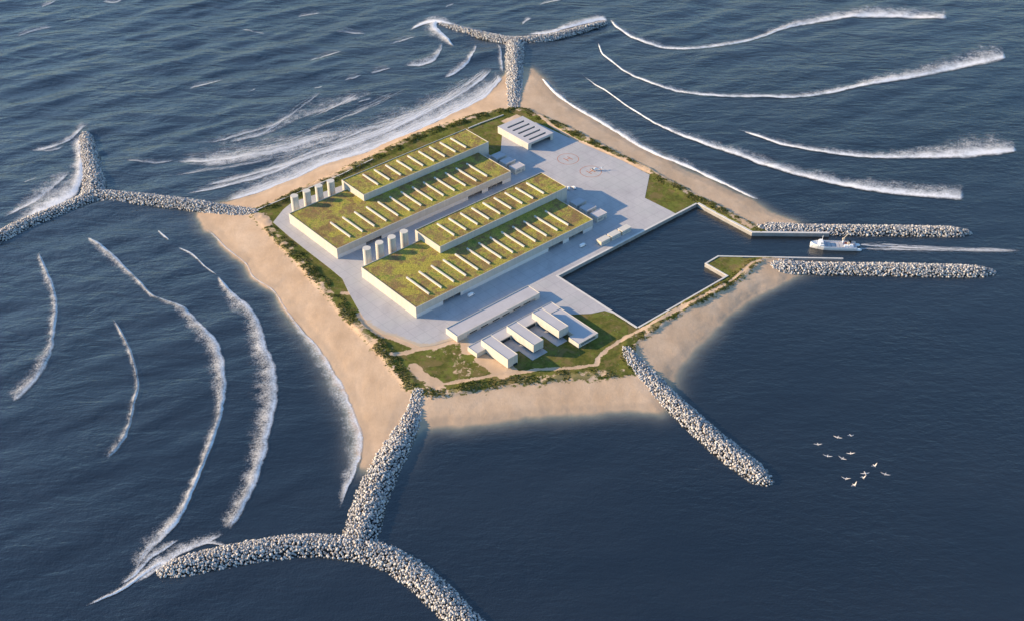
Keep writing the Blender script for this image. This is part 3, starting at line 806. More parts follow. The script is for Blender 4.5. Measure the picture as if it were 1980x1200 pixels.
t.build('tail_rotor', M_grey, he)

# ------------------------------------------------------------------ vans
def van(u, v, rot, lab, boxy=True):
    p = XY(u, v); r = empty('van', (p[0], p[1], Z0), AZ + rot, lab, 'van', 'white service vans on the apron')
    if boxy:
        MB().box(-3.8, 1.5, -1.2, 1.2, .75, 3.3).build('cargo_box', M_white, r, bevel=.06)
        c = MB().loft([[(1.6, -1.1, .6), (3.7, -1.1, .6), (3.7, -1.1, 1.6), (3.0, -1.05, 2.6), (1.6, -1.05, 2.7)], [(1.6, 1.1, .6), (3.7, 1.1, .6), (3.7, 1.1, 1.6), (3.0, 1.05, 2.6), (1.6, 1.05, 2.7)]])
        cb = c.build('cab', M_white, r, bevel=.05)
        MB().add([(3.72, -.95, 1.68), (3.72, .95, 1.68), (3.08, .9, 2.52), (3.08, -.9, 2.52)], [(0, 1, 2, 3)]).box(2.1, 3.1, -1.12, -1.07, 1.7, 2.4).box(2.1, 3.1, 1.07, 1.12, 1.7, 2.4).build('window', M_glass, cb)
        ax = (-2.6, 2.6)
    else:
        c = MB().loft([[(-3.2, y, .55), (3.1, y, .55), (3.1, y, 1.3), (2.2, y * .95, 1.6), (1.3, y * .9, 2.5), (-3.1, y * .9, 2.6)] for y in (-1.05, 1.05)])
        cb = c.build('body', M_white, r, bevel=.08)
        MB().add([(2.16, -.9, 1.7), (2.16, .9, 1.7), (1.4, .82, 2.42), (1.4, -.82, 2.42)], [(0, 1, 2, 3)]).box(-2.6, 1.2, -1.02, -.95, 1.7, 2.3).box(-2.6, 1.2, .95, 1.02, 1.7, 2.3).build('window', M_glass, cb)
        ax = (-2.0, 2.1)
    MB().box(-3.6, 3.4, -.9, .9, .4, .75).build('chassis', M_black, r)
    for x in ax:
        for s in (-1, 1):
            MB().bar((x, s * .85, .48), (x, s * 1.18, .48), .48, 14).build('wheel', M_black, r)
van(205.3, 16.3, 0.0, 'white box van driving the shaded strip between the front warehouse and the basin')
van(62.5, 6.8, 0.03, 'white box van parked by the left loading bay of the front warehouse')
van(272.5, -76.8, 1.0, 'bright sunlit white van behind the tall hall end, below the helipads', False)
van(277.5, -73.5, 1.35, 'shaded pale van next to the sunlit one, below the helipads', False)

# ------------------------------------------------------------------ work boat in the channel
bo = empty('work_boat', (337.5, 1062.8, 0), math.radians(177), 'white work boat with open deck and crane entering the harbour channel', 'boat')
def sect(x, hb, zd, flare=.88): return [(x, -hb * flare * .8, -1.2), (x, -hb * flare, .4), (x, -hb, zd), (x, hb, zd), (x, hb * flare, .4), (x, hb * flare * .8, -1.2)]
MB().loft([sect(-21.5, 5.9, 3.1), sect(-10, 6.4, 3.1), sect(5, 6.5, 3.3), sect(13, 6.2, 3.8, .8), sect(19, 4.6, 4.6, .65), sect(23.5, 2.4, 5.3, .5), sect(26.3, .35, 5.8, .4)]).build('hull', M_white, bo)
for s in (-1, 1):
    MB().loft([[(-21.6 - d, s * 4.3 + w * math.cos(a), 1.2 + 1.7 * f_ * math.sin(a)) for a in [2 * math.pi * i / 10 for i in range(10)]] for d, w, f_ in ((0, 1.75, 1), (3.0, 1.7, .95), (4.4, 1.1, .6), (4.9, .4, .25))]).build('stern_pontoon', M_white, bo, smooth=True)
bw = MB()
st_ = [(-21.3, 5.85, 3.1), (-10, 6.35, 3.1), (5, 6.45, 3.3), (13, 6.15, 3.8), (19, 4.55, 4.6), (23.5, 2.35, 5.3), (26.2, .3, 5.8)]
for s in (-1, 1):
    bw.loft([[(x, s * hb, z), (x, s * (hb - .3), z), (x, s * (hb - .3), z + 1.0), (x, s * hb, z + 1.0)] for x, hb, z in st_])
bw.build('bulwark', M_white, bo)
M_deck = plain('deck_paint', (.44, .42, .47), .1, .6, rough=.7)
MB().add([(-21.2, -5.5, 3.16), (5, -6.1, 3.4), (12.6, -5.8, 3.85), (12.6, 5.8, 3.85), (5, 6.1, 3.4), (-21.2, 5.5, 3.16)], [(0, 1, 4, 5), (1, 2, 3, 4)]).build('deck', M_deck, bo)
wh = MB().box(12.8, 17.2, -5.2, 5.2, 3.9, 6.2).box(13.4, 16.6, -3.6, 3.6, 6.2, 8.2).build('wheelhouse', M_white, bo, bevel=.15)
for b_ in ((16.58, 16.66, -3.2, 3.2, 7.1, 7.8), (13.34, 13.42, -3.2, 3.2, 7.1, 7.8), (13.8, 16.2, -3.68, -3.6, 7.1, 7.8), (13.8, 16.2, 3.6, 3.68, 7.1, 7.8), (12.72, 12.8, -4.4, 4.4, 4.9, 5.6)):
    MB().box(*b_).build('window', M_glass, wh)
MB().bar((15, 0, 8.2), (14.2, 0, 14.8), .18, 8, 0, .1).bar((14.6, -1.8, 12.2), (14.6, 1.8, 12.2), .09).bar((14.4, -1.1, 13.8), (14.4, 1.1, 13.8), .07).build('mast', M_white, bo)
for k in range(4):
    x = 7.0 - 4.4 * k
    MB().box(x - 1.9, x + 1.9, -4.6, 4.6, 3.3, 4.0).build('hatch', M_roofw, bo, bevel=.15)
for x, y, sx, sy, hgt, m in ((-10.5, 2.8, 2.2, 1.2, 2.4, M_white), (-13.8, -2.5, 1.3, 1.2, 2.0, M_cream), (-16.5, 1.5, 1.3, 2.2, 1.8, M_white), (-11.0, -3.6, 1.0, .8, 1.6, M_rust), (-18.8, -2.6, 1.1, 1.6, 1.3, M_grey), (-14.2, 3.2, .8, .8, 3.1, M_white)):
    MB().box(x - sx, x + sx, y - sy, y + sy, 3.15, 3.15 + hgt).build('deck_box', m, bo, bevel=.08)
cr = MB().cyl(-8.2, -4.6, 3.1, 7.5, .75, .6, 12).build('crane', M_white, bo)
MB().box(-9.4, -7.0, -5.6, -3.6, 7.5, 9.0).build('crane_cab', M_cream, cr)
MB().bar((-8.2, -4.6, 8.6), (-13.5, -8.0, 13.5), .5, 6, 0, .35).bar((-13.5, -8.0, 13.5), (-17.2, -9.4, 13.0), .35, 6, 0, .25).build('boom', M_cream, cr)
MB().box(-16.6, -14.4, -5.6, -3.8, 3.1, 6.4).build('funnel', M_dark, bo, bevel=.1)
ra = MB()
for s in (-1, 1):
    for x in range(-20, 13, 3): ra.bar((x, s * 6.05, 4.1), (x, s * 6.05, 5.1), .05, 4)
    ra.bar((-20, s * 6.05, 5.1), (12, s * 6.05, 5.1), .05, 4)
ra.build('railing', M_white, bo)

# ------------------------------------------------------------------ rubble breakwaters
g = np.array([-1.0, 0.0, 1.0]); cube_v, cmap = [], {}
for i in range(3):
    for j in range(3):
        for k in range(3):
            if 1 in (i, j, k) and (i, j, k) == (1, 1, 1): continue
            cmap[(i, j, k)] = len(cube_v); cube_v.append((g[i], g[j], g[k]))
cube_v = np.array(cube_v); cube_f = []
for axis in range(3):
    for side_ in (0, 2):
        for a in range(2):
            for b in range(2):
                q = []
                for da_, db_ in ((0, 0), (1, 0), (1, 1), (0, 1)):
                    c = [0, 0, 0]; c[axis] = side_; c[(axis + 1) % 3] = a + da_; c[(axis + 2) % 3] = b + db_; q.append(cmap[tuple(c)])
                cube_f.append(q if side_ == 2 else q[::-1])
cube_f = np.array(cube_f)
nrm = cube_v / np.linalg.norm(cube_v, axis=1, keepdims=True)
VAR = [np.clip((.62 * cube_v + .38 * nrm * 1.25) * rng.uniform(.72, 1.15, 3) + rng.normal(0, .11, cube_v.shape), -1.5, 1.5) for _ in range(8)]
VMESH = []
def rot_mats(n):
    q = rng.normal(size=(n, 4)); q /= np.linalg.norm(q, axis=1, keepdims=True); w, x, y, z = q.T
    return np.stack([np.stack([1 - 2 * (y * y + z * z), 2 * (x * y - w * z), 2 * (x * z + w * y)], -1), np.stack([2 * (x * y + w * z), 1 - 2 * (x * x + z * z), 2 * (y * z - w * x)], -1), np.stack([2 * (x * z - w * y), 2 * (y * z + w * x), 1 - 2 * (x * x + y * y)], -1)], 1), q
for k, V in enumerate(VAR): VMESH.append(np_mesh('boulder', V * 1.0, cube_f, M_rock))
BREAKWATERS = []
def breakwater(lines, lab, size=1.02, hmax=5.2, wide=1.0):
    """lines: list of polylines [(px, py, full width in metres)] surveyed at about z = 2"""
    segs = []
    for L in lines:
        P = np.array([[*at(x, y, 2.0), w * wide] for x, y, w in L]); BREAKWATERS.append(P)
        # smooth resample
        T = np.linspace(0, len(P) - 1, (len(P) - 1) * 8 + 1); i = np.clip(T.astype(int), 0, len(P) - 2); t = (T - i)[:, None]
        pm = P[np.clip(i - 1, 0, None)]; p0 = P[i]; p1 = P[i + 1]; p2 = P[np.clip(i + 2, None, len(P) - 1)]
        segs.append(.5 * (2 * p0 + (p1 - pm) * t + (2 * pm - 5 * p0 + 4 * p1 - p2) * t * t + (3 * p0 - pm - 3 * p1 + p2) * t ** 3))
    allp = np.concatenate(segs)
    def profile(x, y):
        """(height, inside) of the mound over a point, from all its arms"""
        best = np.full(x.shape, -9.0)
        for S in segs:
            d2 = np.full(x.shape, 1e9); ww = np.zeros(x.shape)
            for i in range(len(S) - 1):
                ex, ey = S[i + 1, :2] - S[i, :2]; t = np.clip(((x - S[i, 0]) * ex + (y - S[i, 1]) * ey) / (ex * ex + ey * ey + 1e-9), 0, 1)
                d = (x - S[i, 0] - t * ex) ** 2 + (y - S[i, 1] - t * ey) ** 2; w = S[i, 2] + (S[i + 1, 2] - S[i, 2]) * t
                m = d < d2; d2 = np.where(m, d, d2); ww = np.where(m, w, ww)
            q = np.sqrt(d2) / (ww / 2); hm = np.clip(ww * .21, 1.6, hmax)
            best = np.maximum(best, np.where(q < 1.08, hm * (1 - np.clip(q, 0, 2) ** 1.8) - .1, -9))
        return best
    x0, y0 = allp[:, 0].min() - 22, allp[:, 1].min() - 22; x1, y1 = allp[:, 0].max() + 22, allp[:, 1].max() + 22
    root = empty('breakwater', (float(allp[0, 0]), float(allp[0, 1]), 0), 0, lab, 'breakwater', 'rubble breakwaters around the island')
    org = np.array([allp[0, 0], allp[0, 1], 0])
    # core mound, painted near black as the shade between boulders
    cx_, cy_ = np.meshgrid(np.arange(x0, x1, 2.0), np.arange(y0, y1, 2.0)); hz = profile(cx_, cy_)
    ii = np.arange(cx_.size).reshape(cx_.shape); q = np.stack([ii[:-1, :-1], ii[:-1, 1:], ii[1:, 1:], ii[1:, :-1]], -1).reshape(-1, 4)
    ok = (hz.ravel()[q] > -8).any(1); q = q[ok]; used = np.unique(q); rm = np.full(cx_.size, -1); rm[used] = np.arange(len(used))
    V = np.stack([cx_, cy_, np.where(hz > -8, hz - 1.35, -3)], -1).reshape(-1, 3)[used] - org
    link_mesh('core', np_mesh('core', V, rm[q], M_core, True), root)
    s = size * 1.84
    bx, by = np.meshgrid(np.arange(x0, x1, s), np.arange(y0, y1, s)); bx = bx + rng.uniform(-.42, .42, bx.shape) * s; by = by + rng.uniform(-.42, .42, by.shape) * s
    bx[::2] += s * .5
    bz = profile(bx, by); ok = (bz > -.9); bx, by, bz = bx[ok], by[ok], bz[ok]
    bz = bz + rng.uniform(-.45, .5, bz.shape)
    # on the beach and dunes the mound stands on the sand
    for n in range(len(bx)):
        i = int((by[n] - ty[0]) / st); j = int((bx[n] - tx[0]) / st)
        if 0 <= i < H.shape[0] and 0 <= j < H.shape[1] and H[i, j] > 0: bz[n] = max(bz[n], H[i, j] * .92 + bz[n] * .22)
    px_, py_ = pix(bx, by, bz); vis = (px_ > 5) & (px_ < 1975) & (py_ > 5) & (py_ < 1190) & (bz > 1.0)
    dist = np.where(vis, bx ** 2 + by ** 2 + (CAM_H - bz) ** 2, 1e12)
    o = np.argsort(dist); ind = o[:100]; rest = o[100:]
    sz = size * rng.uniform(.62, 1.12, len(bx)); R, Qt = rot_mats(len(bx))
    for n in ind:
        b = link_mesh('boulder', VMESH[n % 8], root, (bx[n] - org[0], by[n] - org[1], bz[n]))
        b.rotation_mode = 'QUATERNION'; b.rotation_quaternion = Qt[n]; b.scale = (sz[n],) * 3
    var = np.array(VAR)[rest % 8]
    Vb = np.einsum('nij,nkj->nki', R[rest], var) * sz[rest][:, None, None] + (np.stack([bx, by, bz], -1)[rest] - org)[:, None, :]
    nv = cube_v.shape[0]
    Fb = (cube_f[None] + (np.arange(len(rest)) * nv)[:, None, None]).reshape(-1, 4)
    tag(link_mesh('boulder', np_mesh('boulders', Vb.reshape(-1, 3), Fb, M_rock), root), kind='stuff')
    return root
breakwater([[(993, 207, 13), (994, 180, 17), (995, 150, 21), (995, 120, 23), (995, 95, 26), (995, 80, 26)],
            [(853, 45, 8), (872, 50, 13), (900, 58, 17), (940, 68, 20), (990, 77, 23), (1050, 73, 22), (1100, 62, 19), (1140, 51, 17), (1166, 43, 12)]],
           'far rubble breakwater shaped like a T, topmost in the view behind the hangar')
breakwater([[(490, 412, 11), (455, 408, 17), (420, 402, 20), (380, 396, 22), (330, 389, 22), (280, 383, 22), (230, 379, 23), (180, 375, 25)],
            [(164, 258, 13), (168, 280, 20), (174, 310, 22), (180, 340, 24), (176, 375, 26), (140, 395, 24), (95, 412, 22), (50, 430, 22), (10, 450, 23), (-60, 485, 24)]],
           'forked rubble breakwater at the left edge with surf breaking on its outer side')
breakwater([[(808, 760, 11), (803, 785, 13), (790, 820, 20), (768, 860, 26), (745, 900, 29), (722, 950, 31), (705, 1000, 31), (692, 1050, 31)],
            [(318, 1100, 13), (340, 1094, 21), (390, 1082, 26), (460, 1068, 27), (540, 1055, 27), (610, 1050, 26), (690, 1058, 28), (750, 1075, 27), (800, 1105, 27), (845, 1145, 27), (890, 1190, 27), (950, 1260, 27)]],
           'nearest and widest rubble breakwater, forked, running out of the bottom edge', wide=.87)
breakwater([[(1212, 680, 11), (1232, 705, 16), (1262, 735, 19), (1300, 773, 21), (1345, 815, 23), (1390, 855, 24), (1435, 890, 24), (1465, 915, 22), (1480, 924, 14)]],
           'straight single rubble breakwater running diagonally from the near beach corner', wide=.94)
breakwater([[(1476, 441, 12), (1492, 441, 19), (1560, 442, 20), (1650, 443, 20), (1750, 444, 20), (1840, 446, 19), (1868, 447, 11)]],
           'upper of the two straight rubble jetties flanking the harbour channel')
breakwater([[(1503, 514, 14), (1520, 515, 21), (1600, 517, 21), (1700, 518, 22), (1800, 520, 22), (1885, 522, 20), (1915, 523, 11)]],
           'lower of the two straight rubble jetties flanking the harbour channel')

# ------------------------------------------------------------------ breakers and foam
def spline(P, step):
    P = np.array(P, float); n = len(P)
    T = np.linspace(0, n - 1, (n - 1) * 24 + 1); i = np.clip(T.astype(int), 0, n - 2); t = (T - i)[:, None]
    pm = P[np.clip(i - 1, 0, None)]; p0 = P[i]; p1 = P[i + 1]; p2 = P[np.clip(i + 2, None, n - 1)]
    C = .5 * (2 * p0 + (p1 - pm) * t + (2 * pm - 5 * p0 + 4 * p1 - p2) * t * t + (3 * p0 - pm - 3 * p1 + p2) * t ** 3)
    return C
class Ribbons:
    def __init__(s): s.V = []; s.F = []; s.d = []; s.s = []; s.w = []; s.n = 0
    def add(s, pts, back, peak=1.0, fade=1.2, lift=1.2, taper=(.06, .06), front=.12, ragged=.25, nw=13, widen=1.45, base=0.0):
        """pts: surveyed (px, py, width px) along the sharp edge; back: picture direction the foam trails off to"""
        C = spline(pts, 2); C[:, 2] = np.clip(C[:, 2], 1.0, None) * widen
        d = np.gradient(C[:, :2], axis=0); d /= np.linalg.norm(d, axis=1, keepdims=True) + 1e-9
        nn = np.stack([-d[:, 1], d[:, 0]], -1)
        nn *= np.sign((nn @ np.array(back, float)).mean())
        nv = nn * .55 + np.array(back, float) / np.linalg.norm(back) * .45; nv /= np.linalg.norm(nv, axis=1, keepdims=True)
        m = len(C); Tt = np.concatenate([[-front, -front * .5], np.linspace(0, 1, nw)])
        A = np.array([at(x, y) for x, y in C[:, :2]]); B = np.array([at(x, y) for x, y in C[:, :2] + nv * C[:, 2:3]])
        wid = np.linalg.norm(B - A, axis=1)
        L = np.concatenate([[0], np.cumsum(np.linalg.norm(np.diff(A, axis=0), axis=1))])
        along = sstep(0, taper[0], L / L[-1]) * sstep(1, 1 - taper[1], L / L[-1])
        wob = 1 + ragged * (fbm(L * .05 + s.n * .37, L * 0 + 3.3, 3) - .5) * 2
        P = A[:, None] + (B - A)[:, None] * Tt[None, :, None] * wob[:, None, None]
        front_wob = (fbm(L * .12 + s.n, L * 0 + 8.1, 3) - .5) * np.clip(wid, 1.5, 14) * .16
        P = P + ((B - A) / (wid[:, None] + 1e-6) * front_wob[:, None])[:, None]
        prof = np.where(Tt < 0, np.where(Tt < -front * .7, 0, .55), (.55 * np.exp(-np.clip(Tt, 0, 1) / .16) + .45 * (1 - np.clip(Tt, 0, 1)) ** (1.2 * fade)) * (1 - np.clip(Tt, 0, 1) ** 4)) * peak
        prof = np.where(Tt >= 0, prof + base * (1 - Tt), prof)
        var = .75 + .5 * fbm(L * .03 + 11 + s.n, L * 0, 3)
        D = prof[None] * along[:, None] * var[:, None]
        x, y = P[..., 0], P[..., 1]
        z = sea_z(x, y, calm_of(x, y)) + .35 + lift * along[:, None] * np.exp(-((Tt - .15) / .22) ** 2)[None]
        i = np.arange(m * len(Tt)).reshape(m, len(Tt)) + len(s.V) * 0 + s.n
        s.F.append(np.stack([i[:-1, :-1], i[1:, :-1], i[1:, 1:], i[:-1, 1:]], -1).reshape(-1, 4))
        s.V.append(np.stack([x, y, z], -1).reshape(-1, 3)); s.d.append(D.ravel())
        s.s.append(np.repeat(L[:, None], len(Tt), 1).ravel() + s.n * .01); s.w.append((wid[:, None] * Tt[None]).ravel()); s.n += m * len(Tt)
        return s
    def build(s, name, mat):
        me = np_mesh(name, np.concatenate(s.V), np.concatenate(s.F), mat, True)
        f_attr(me, 'dens', np.concatenate(s.d)); f_attr(me, 's', np.concatenate(s.s)); f_attr(me, 'w', np.concatenate(s.w))
        return link_mesh(name, me)
def breaker(lab, pts, back, **k):
    tag(Ribbons().add(pts, back, **k).build('breaking_wave', M_foam), lab, 'breaking wave', 'white breakers curving round the island')
UP, LEFT = (0, -1), (-1, .1)
LW = dict(widen=1.75)
breaker('topmost long white breaker sweeping right from the tip of the far breakwater',
    [(1178, 39, 6), (1190, 52, 7), (1208, 66, 8), (1242, 83, 9), (1305, 96, 8), (1369, 93, 8), (1445, 81, 8), (1522, 55, 11), (1573, 45, 15), (1649, 34, 18), (1734, 32, 19), (1819, 37, 20), (1832, 36, 16)], UP, peak=.95, taper=(.03, .015))
breaker('second long breaker from the top on the right, curling up to a misty right end',
    [(1155, 81, 4), (1165, 106, 5), (1190, 127, 5), (1221, 147, 6), (1276, 169, 7), (1344, 184, 7), (1412, 188, 8), (1480, 189, 8), (1539, 189, 9), (1607, 180, 11), (1691, 163, 15), (1776, 148, 22), (1861, 129, 28), (1925, 116, 30), (1946, 111, 16)], UP, peak=.95, taper=(.04, .01))
breaker('widest foaming breaker on the right, parallel to the far right beach',
    [(1118, 138, 2), (1140, 157, 3), (1195, 195, 4), (1255, 234, 5), (1297, 255, 8), (1352, 276, 13), (1437, 305, 17), (1522, 333, 18), (1607, 354, 18), (1691, 369, 20), (1776, 378, 24), (1840, 383, 30), (1866, 383, 30)], UP, peak=1.0, taper=(.12, .01))
breaker('short breaker on the right with a cloud of spray at its right end',
    [(1424, 251, 3), (1479, 270, 7), (1522, 283, 9), (1607, 298, 11), (1691, 305, 12), (1776, 305, 20), (1861, 302, 34), (1920, 297, 36), (1967, 293, 14)], UP, peak=1.0, taper=(.08, .015), fade=1.0)
breaker('foaming shore break along the far right beach',
    [(1045, 151, 5), (1062, 171, 8), (1080, 188, 10), (1112, 210, 11), (1165, 241, 12), (1190, 256, 12), (1238, 286, 12), (1280, 305, 10), (1321, 321, 11), (1362, 340, 11), (1412, 363, 8), (1452, 382, 6), (1475, 386, 2)], (.3, -1), peak=1.1, taper=(.03, .05), ragged=.6)
breaker('leftmost bowed breaker near the left edge below the forked breakwater',
    [(75, 488, 7), (92, 528, 11), (106, 565, 14), (110, 605, 14), (104, 649, 15), (95, 693, 18), (66, 737, 20), (45, 760, 22), (22, 777, 18)], LEFT, **LW, peak=0.73, taper=(.06, .03), fade=1.0)
breaker('thin short bowed breaker, second from the left',
    [(216, 613, 2), (235, 642, 6), (257, 690, 9), (268, 745, 10), (260, 785, 10), (252, 820, 11), (243, 847, 12), (224, 872, 12), (203, 892, 9)], LEFT, **LW, peak=0.65, taper=(.1, .04), fade=1.0)
breaker('longest breaker on the left, winding from the forked breakwater down to the near breakwater tip',
    [(169, 459, 4), (190, 472, 9), (213, 490, 12), (257, 532, 10), (293, 569, 6), (330, 585, 8), (359, 598, 14), (389, 631, 20), (418, 664, 24), (433, 715, 24), (434, 759, 20), (428, 800, 15), (411, 855, 13), (390, 909, 12), (365, 967, 13), (344, 1008, 18), (307, 1044, 22)], LEFT, **LW, peak=0.82, taper=(.02, .02), fade=1.0)
breaker('wide foaming breaker on the left nearest the beach',
    [(420, 532, 3), (428, 542, 6), (451, 569, 16), (484, 598, 22), (500, 627, 26), (513, 671, 30), (528, 712, 32), (532, 763, 32), (527, 800, 30), (518, 833, 28), (510, 884, 26), (489, 942, 24), (464, 992, 22), (440, 1027, 18)], LEFT, **LW, peak=0.82, taper=(.04, .03), fade=.9)
breaker('small straight white dash of foam off the left beach corner', [(306, 446, 3), (316, 455, 4), (328, 466, 3)], (-1, 1), peak=1.2, taper=(.1, .1), lift=.4)
breaker('short thin curved foam line just below the small dash', [(345, 478, 3), (372, 491, 4), (395, 514, 3), (420, 532, 2)], (-1, 1), peak=1.2, taper=(.06, .1), lift=.4)
breaker('foam edge washing along the left beach',
    [(392, 438, 2), (414, 455, 3), (440, 481, 3), (476, 510, 3), (491, 536, 3), (528, 561, 3), (553, 598, 4), (583, 638, 9), (619, 679, 16), (660, 745, 22), (674, 778, 24), (693, 829, 26), (697, 870, 22), (685, 912, 16), (668, 950, 10), (655, 990, 6)], LEFT, **LW, peak=0.79, taper=(.05, .06), lift=.3, fade=.9)

surf = Ribbons()
NW = [(426, 393), (495, 373), (574, 343), (624, 319), (713, 291), (792, 258), (871, 222), (930, 192), (958, 166), (972, 148)]
surf.add([(x, y, w) for (x, y), w in zip(NW, (10, 16, 22, 26, 26, 26, 24, 22, 18, 10))], (-.3, -1), peak=1.25, fade=.8, lift=.5, taper=(.05, .03), ragged=.5)
surf.add([(350, 378, 5), (430, 362, 12), (520, 338, 20), (600, 304, 24), (700, 274, 26), (780, 240, 26), (860, 200, 22), (925, 160, 16), (955, 130, 8)], (-.2, -1), peak=.95, fade=.8, lift=.5, taper=(.06, .06))
surf.add([(380, 362, 5), (450, 348, 10), (560, 318, 14), (660, 285, 14), (760, 245, 12), (840, 212, 8)], (-.2, -1), peak=.85, fade=.9, lift=.4, taper=(.08, .1))
surf.add([(330, 312, 10), (400, 313, 20), (470, 305, 28), (540, 292, 30), (620, 268, 20), (680, 258, 8)], (0, -1), peak=.85, fade=.9, lift=.3, taper=(.12, .15))
surf.add([(620, 290, 8), (700, 255, 16), (800, 225, 20), (880, 180, 16), (950, 130, 8)], (-.2, -1), peak=.7, fade=.9, lift=.2, taper=(.15, .1))
spray = Ribbons()
# bursts against the far breakwater's left tip, its right tip and its stem
spray.add([(790, 62, 4), (815, 50, 8), (838, 44, 14), (862, 48, 10), (890, 53, 4)], (0, -1), peak=1.3, lift=1.0, taper=(.2, .2))
spray.add([(880, 92, 3), (862, 74, 14), (846, 60, 24), (842, 48, 22), (850, 42, 8)], (-1, .1), peak=1.25, lift=1.2, taper=(.15, .1))
spray.add([(778, 128, 6), (810, 128, 12), (838, 118, 16), (852, 98, 10), (855, 82, 4)], (-.6, -1), peak=.85, lift=.4, taper=(.15, .15))
spray.add([(855, 152, 4), (880, 142, 9), (905, 122, 11), (918, 100, 8), (921, 85, 3)], (-.6, -1), peak=.95, lift=.4, taper=(.12, .1))
spray.add([(1010, 68, 4), (1060, 66, 8), (1100, 55, 11), (1140, 45, 13), (1165, 40, 12), (1176, 44, 6)], (0, -1), peak=1.2, lift=.8, taper=(.2, .08))
spray.add([(930, 64, 3), (900, 58, 5), (870, 46, 6)], (0, -1), peak=.8, lift=.4, taper=(.2, .2))
spray.add([(972, 142, 6), (970, 120, 8), (968, 98, 7), (960, 84, 3)], (-1, 0), peak=.75, lift=.3, taper=(.15, .2))
spray.add([(1008, 50, 4), (1020, 40, 8), (1030, 36, 5)], (0, -1), peak=.8, lift=.3, taper=(.3, .3))
# against the forked left breakwater
spray.add([(160, 262, 12), (157, 285, 20), (160, 310, 18), (158, 340, 24), (150, 365, 34), (125, 388, 40), (95, 405, 40), (60, 422, 30), (15, 445, 16)], (-1, -.5), peak=1.25, lift=1.2, taper=(.08, .2))
spray.add([(50, 292, 3), (90, 288, 7), (135, 272, 10), (160, 250, 12), (178, 240, 4)], (0, -1), peak=.85, lift=.4, taper=(.2, .2))
spray.add([(0, 425, 8), (50, 400, 16), (90, 372, 22), (125, 345, 18), (140, 330, 8)], (-.5, -1), peak=.7, lift=.3, taper=(.2, .2))
# spray trailing off the near breakwater's left tip
spray.add([(335, 1094, 14), (312, 1090, 16), (285, 1105, 12), (245, 1135, 10), (205, 1155, 7), (158, 1174, 4)], (-.4, -1), peak=1.15, lift=.6, taper=(.1, .25))
spray.add([(350, 1040, 6), (320, 1060, 12), (290, 1080, 16), (262, 1110, 14), (225, 1135, 8)], (-.8, -.6), peak=.9, lift=.4, taper=(.15, .2))
spray.add([(445, 1055, 4), (400, 1050, 12), (360, 1062, 14), (330, 1075, 10)], (0, -1), peak=.8, lift=.3, taper=(.2, .2))
spray.add([(310, 1045, 10), (285, 1062, 14), (270, 1085, 10)], (-1, -.3), peak=.7, lift=.3, taper=(.2, .2))
spray.add([(436, 1030, 10), (405, 1046, 18), (360, 1064, 22), (320, 1088, 24), (285, 1112, 20), (255, 1130, 10)], (-.5, -1), peak=.8, lift=.3, taper=(.15, .2))
spray.add([(348, 1005, 10), (325, 1030, 20), (300, 1052, 26), (275, 1082, 22), (255, 1110, 12)], (-1, -.4), peak=.72, lift=.2, taper=(.2, .25))
surf.add([(300, 345, 6), (380, 334, 12), (480, 318, 16), (560, 300, 14), (640, 276, 8)], (0, -1), peak=.5, lift=.1, taper=(.25, .25))
surf.add([(560, 270, 6), (640, 238, 14), (720, 205, 16), (800, 170, 10)], (0, -1), peak=.48, lift=.1, taper=(.25, .25))
spray.add([(430, 385, 14), (520, 362, 40), (620, 318, 50), (720, 284, 52), (820, 240, 50), (900, 202, 40), (960, 156, 18)], (-.25, -1), peak=.62, lift=.2, taper=(.12, .08), widen=1.3, fade=.7)
spray.add([(335, 318, 16), (430, 316, 34), (540, 296, 36), (640, 272, 24), (720, 240, 14)], (0, -1), peak=.55, lift=.2, taper=(.2, .2), fade=.7)
spray.add([(400, 285, 10), (500, 262, 20), (590, 225, 24), (680, 196, 20), (740, 175, 10)], (0, -1), peak=.42, lift=.1, taper=(.25, .25), fade=.7)
tag(spray.build('sea_spray', M_foam), 'white spray and broken foam around the breakwater tips', kind='stuff')
tag(surf.build('surf_foam', M_streak), 'streaky white surf and spray along the far left beach and breakwaters', kind='stuff')

caps = Ribbons()
CAPS = [[(570, 35), (595, 30), (625, 26)], [(465, 58), (520, 68)][::-1], [(588, 120), (620, 112), (668, 99)], [(640, 67), (670, 64), (712, 66)], [(742, 91), (775, 82), (812, 71)],
        [(352, 176), (395, 166), (438, 153)], [(476, 180), (497, 173)], [(660, 158), (685, 152), (700, 146)], [(712, 144), (735, 138), (760, 132)], [(605, 172), (625, 168)],
        [(355, 277), (420, 274), (480, 258), (530, 243), (575, 215), (610, 190), (635, 172)], [(598, 229), (640, 212), (672, 196), (700, 180)], [(60, 290), (95, 292), (130, 282)][0:3], [(20, 75), (60, 62), (110, 50)],
        [(1035, 14), (1062, 6), (1100, -2)], [(75, 15), (95, 9), (112, 3)], [(195, 3), (222, 5), (240, -2)], [(235, 312), (300, 316), (345, 308)], [(440, 276), (500, 262), (555, 232)], [(690, 200), (722, 192)], [(45, 355), (75, 345)], [(860, 15), (880, 8)]]
for k, L in enumerate(CAPS):
    n = len(L); caps.add([(x, y, (4.0 if i in (0, n - 1) else 9.0)) for i, (x, y) in enumerate(L)], (-.1, -1), peak=.62, lift=.3, taper=(.25, .25), fade=.9, nw=6)
tag(caps.build('whitecap_foam', M_streak), 'scattered short whitecaps on the rough open sea at top left', kind='stuff')
wk = Ribbons()
wk.add([(1664, 473, 6), (1700, 476, 8), (1780, 480, 7), (1880, 483, 6), (1985, 485, 5)], (0, 1), peak=.85, lift=.15, taper=(.005, .2), nw=5)
wk.add([(1664, 481, 5), (1720, 482, 7), (1820, 484, 6), (1985, 487, 4)], (0, 1), peak=.85, lift=.15, taper=(.005, .3), nw=5)
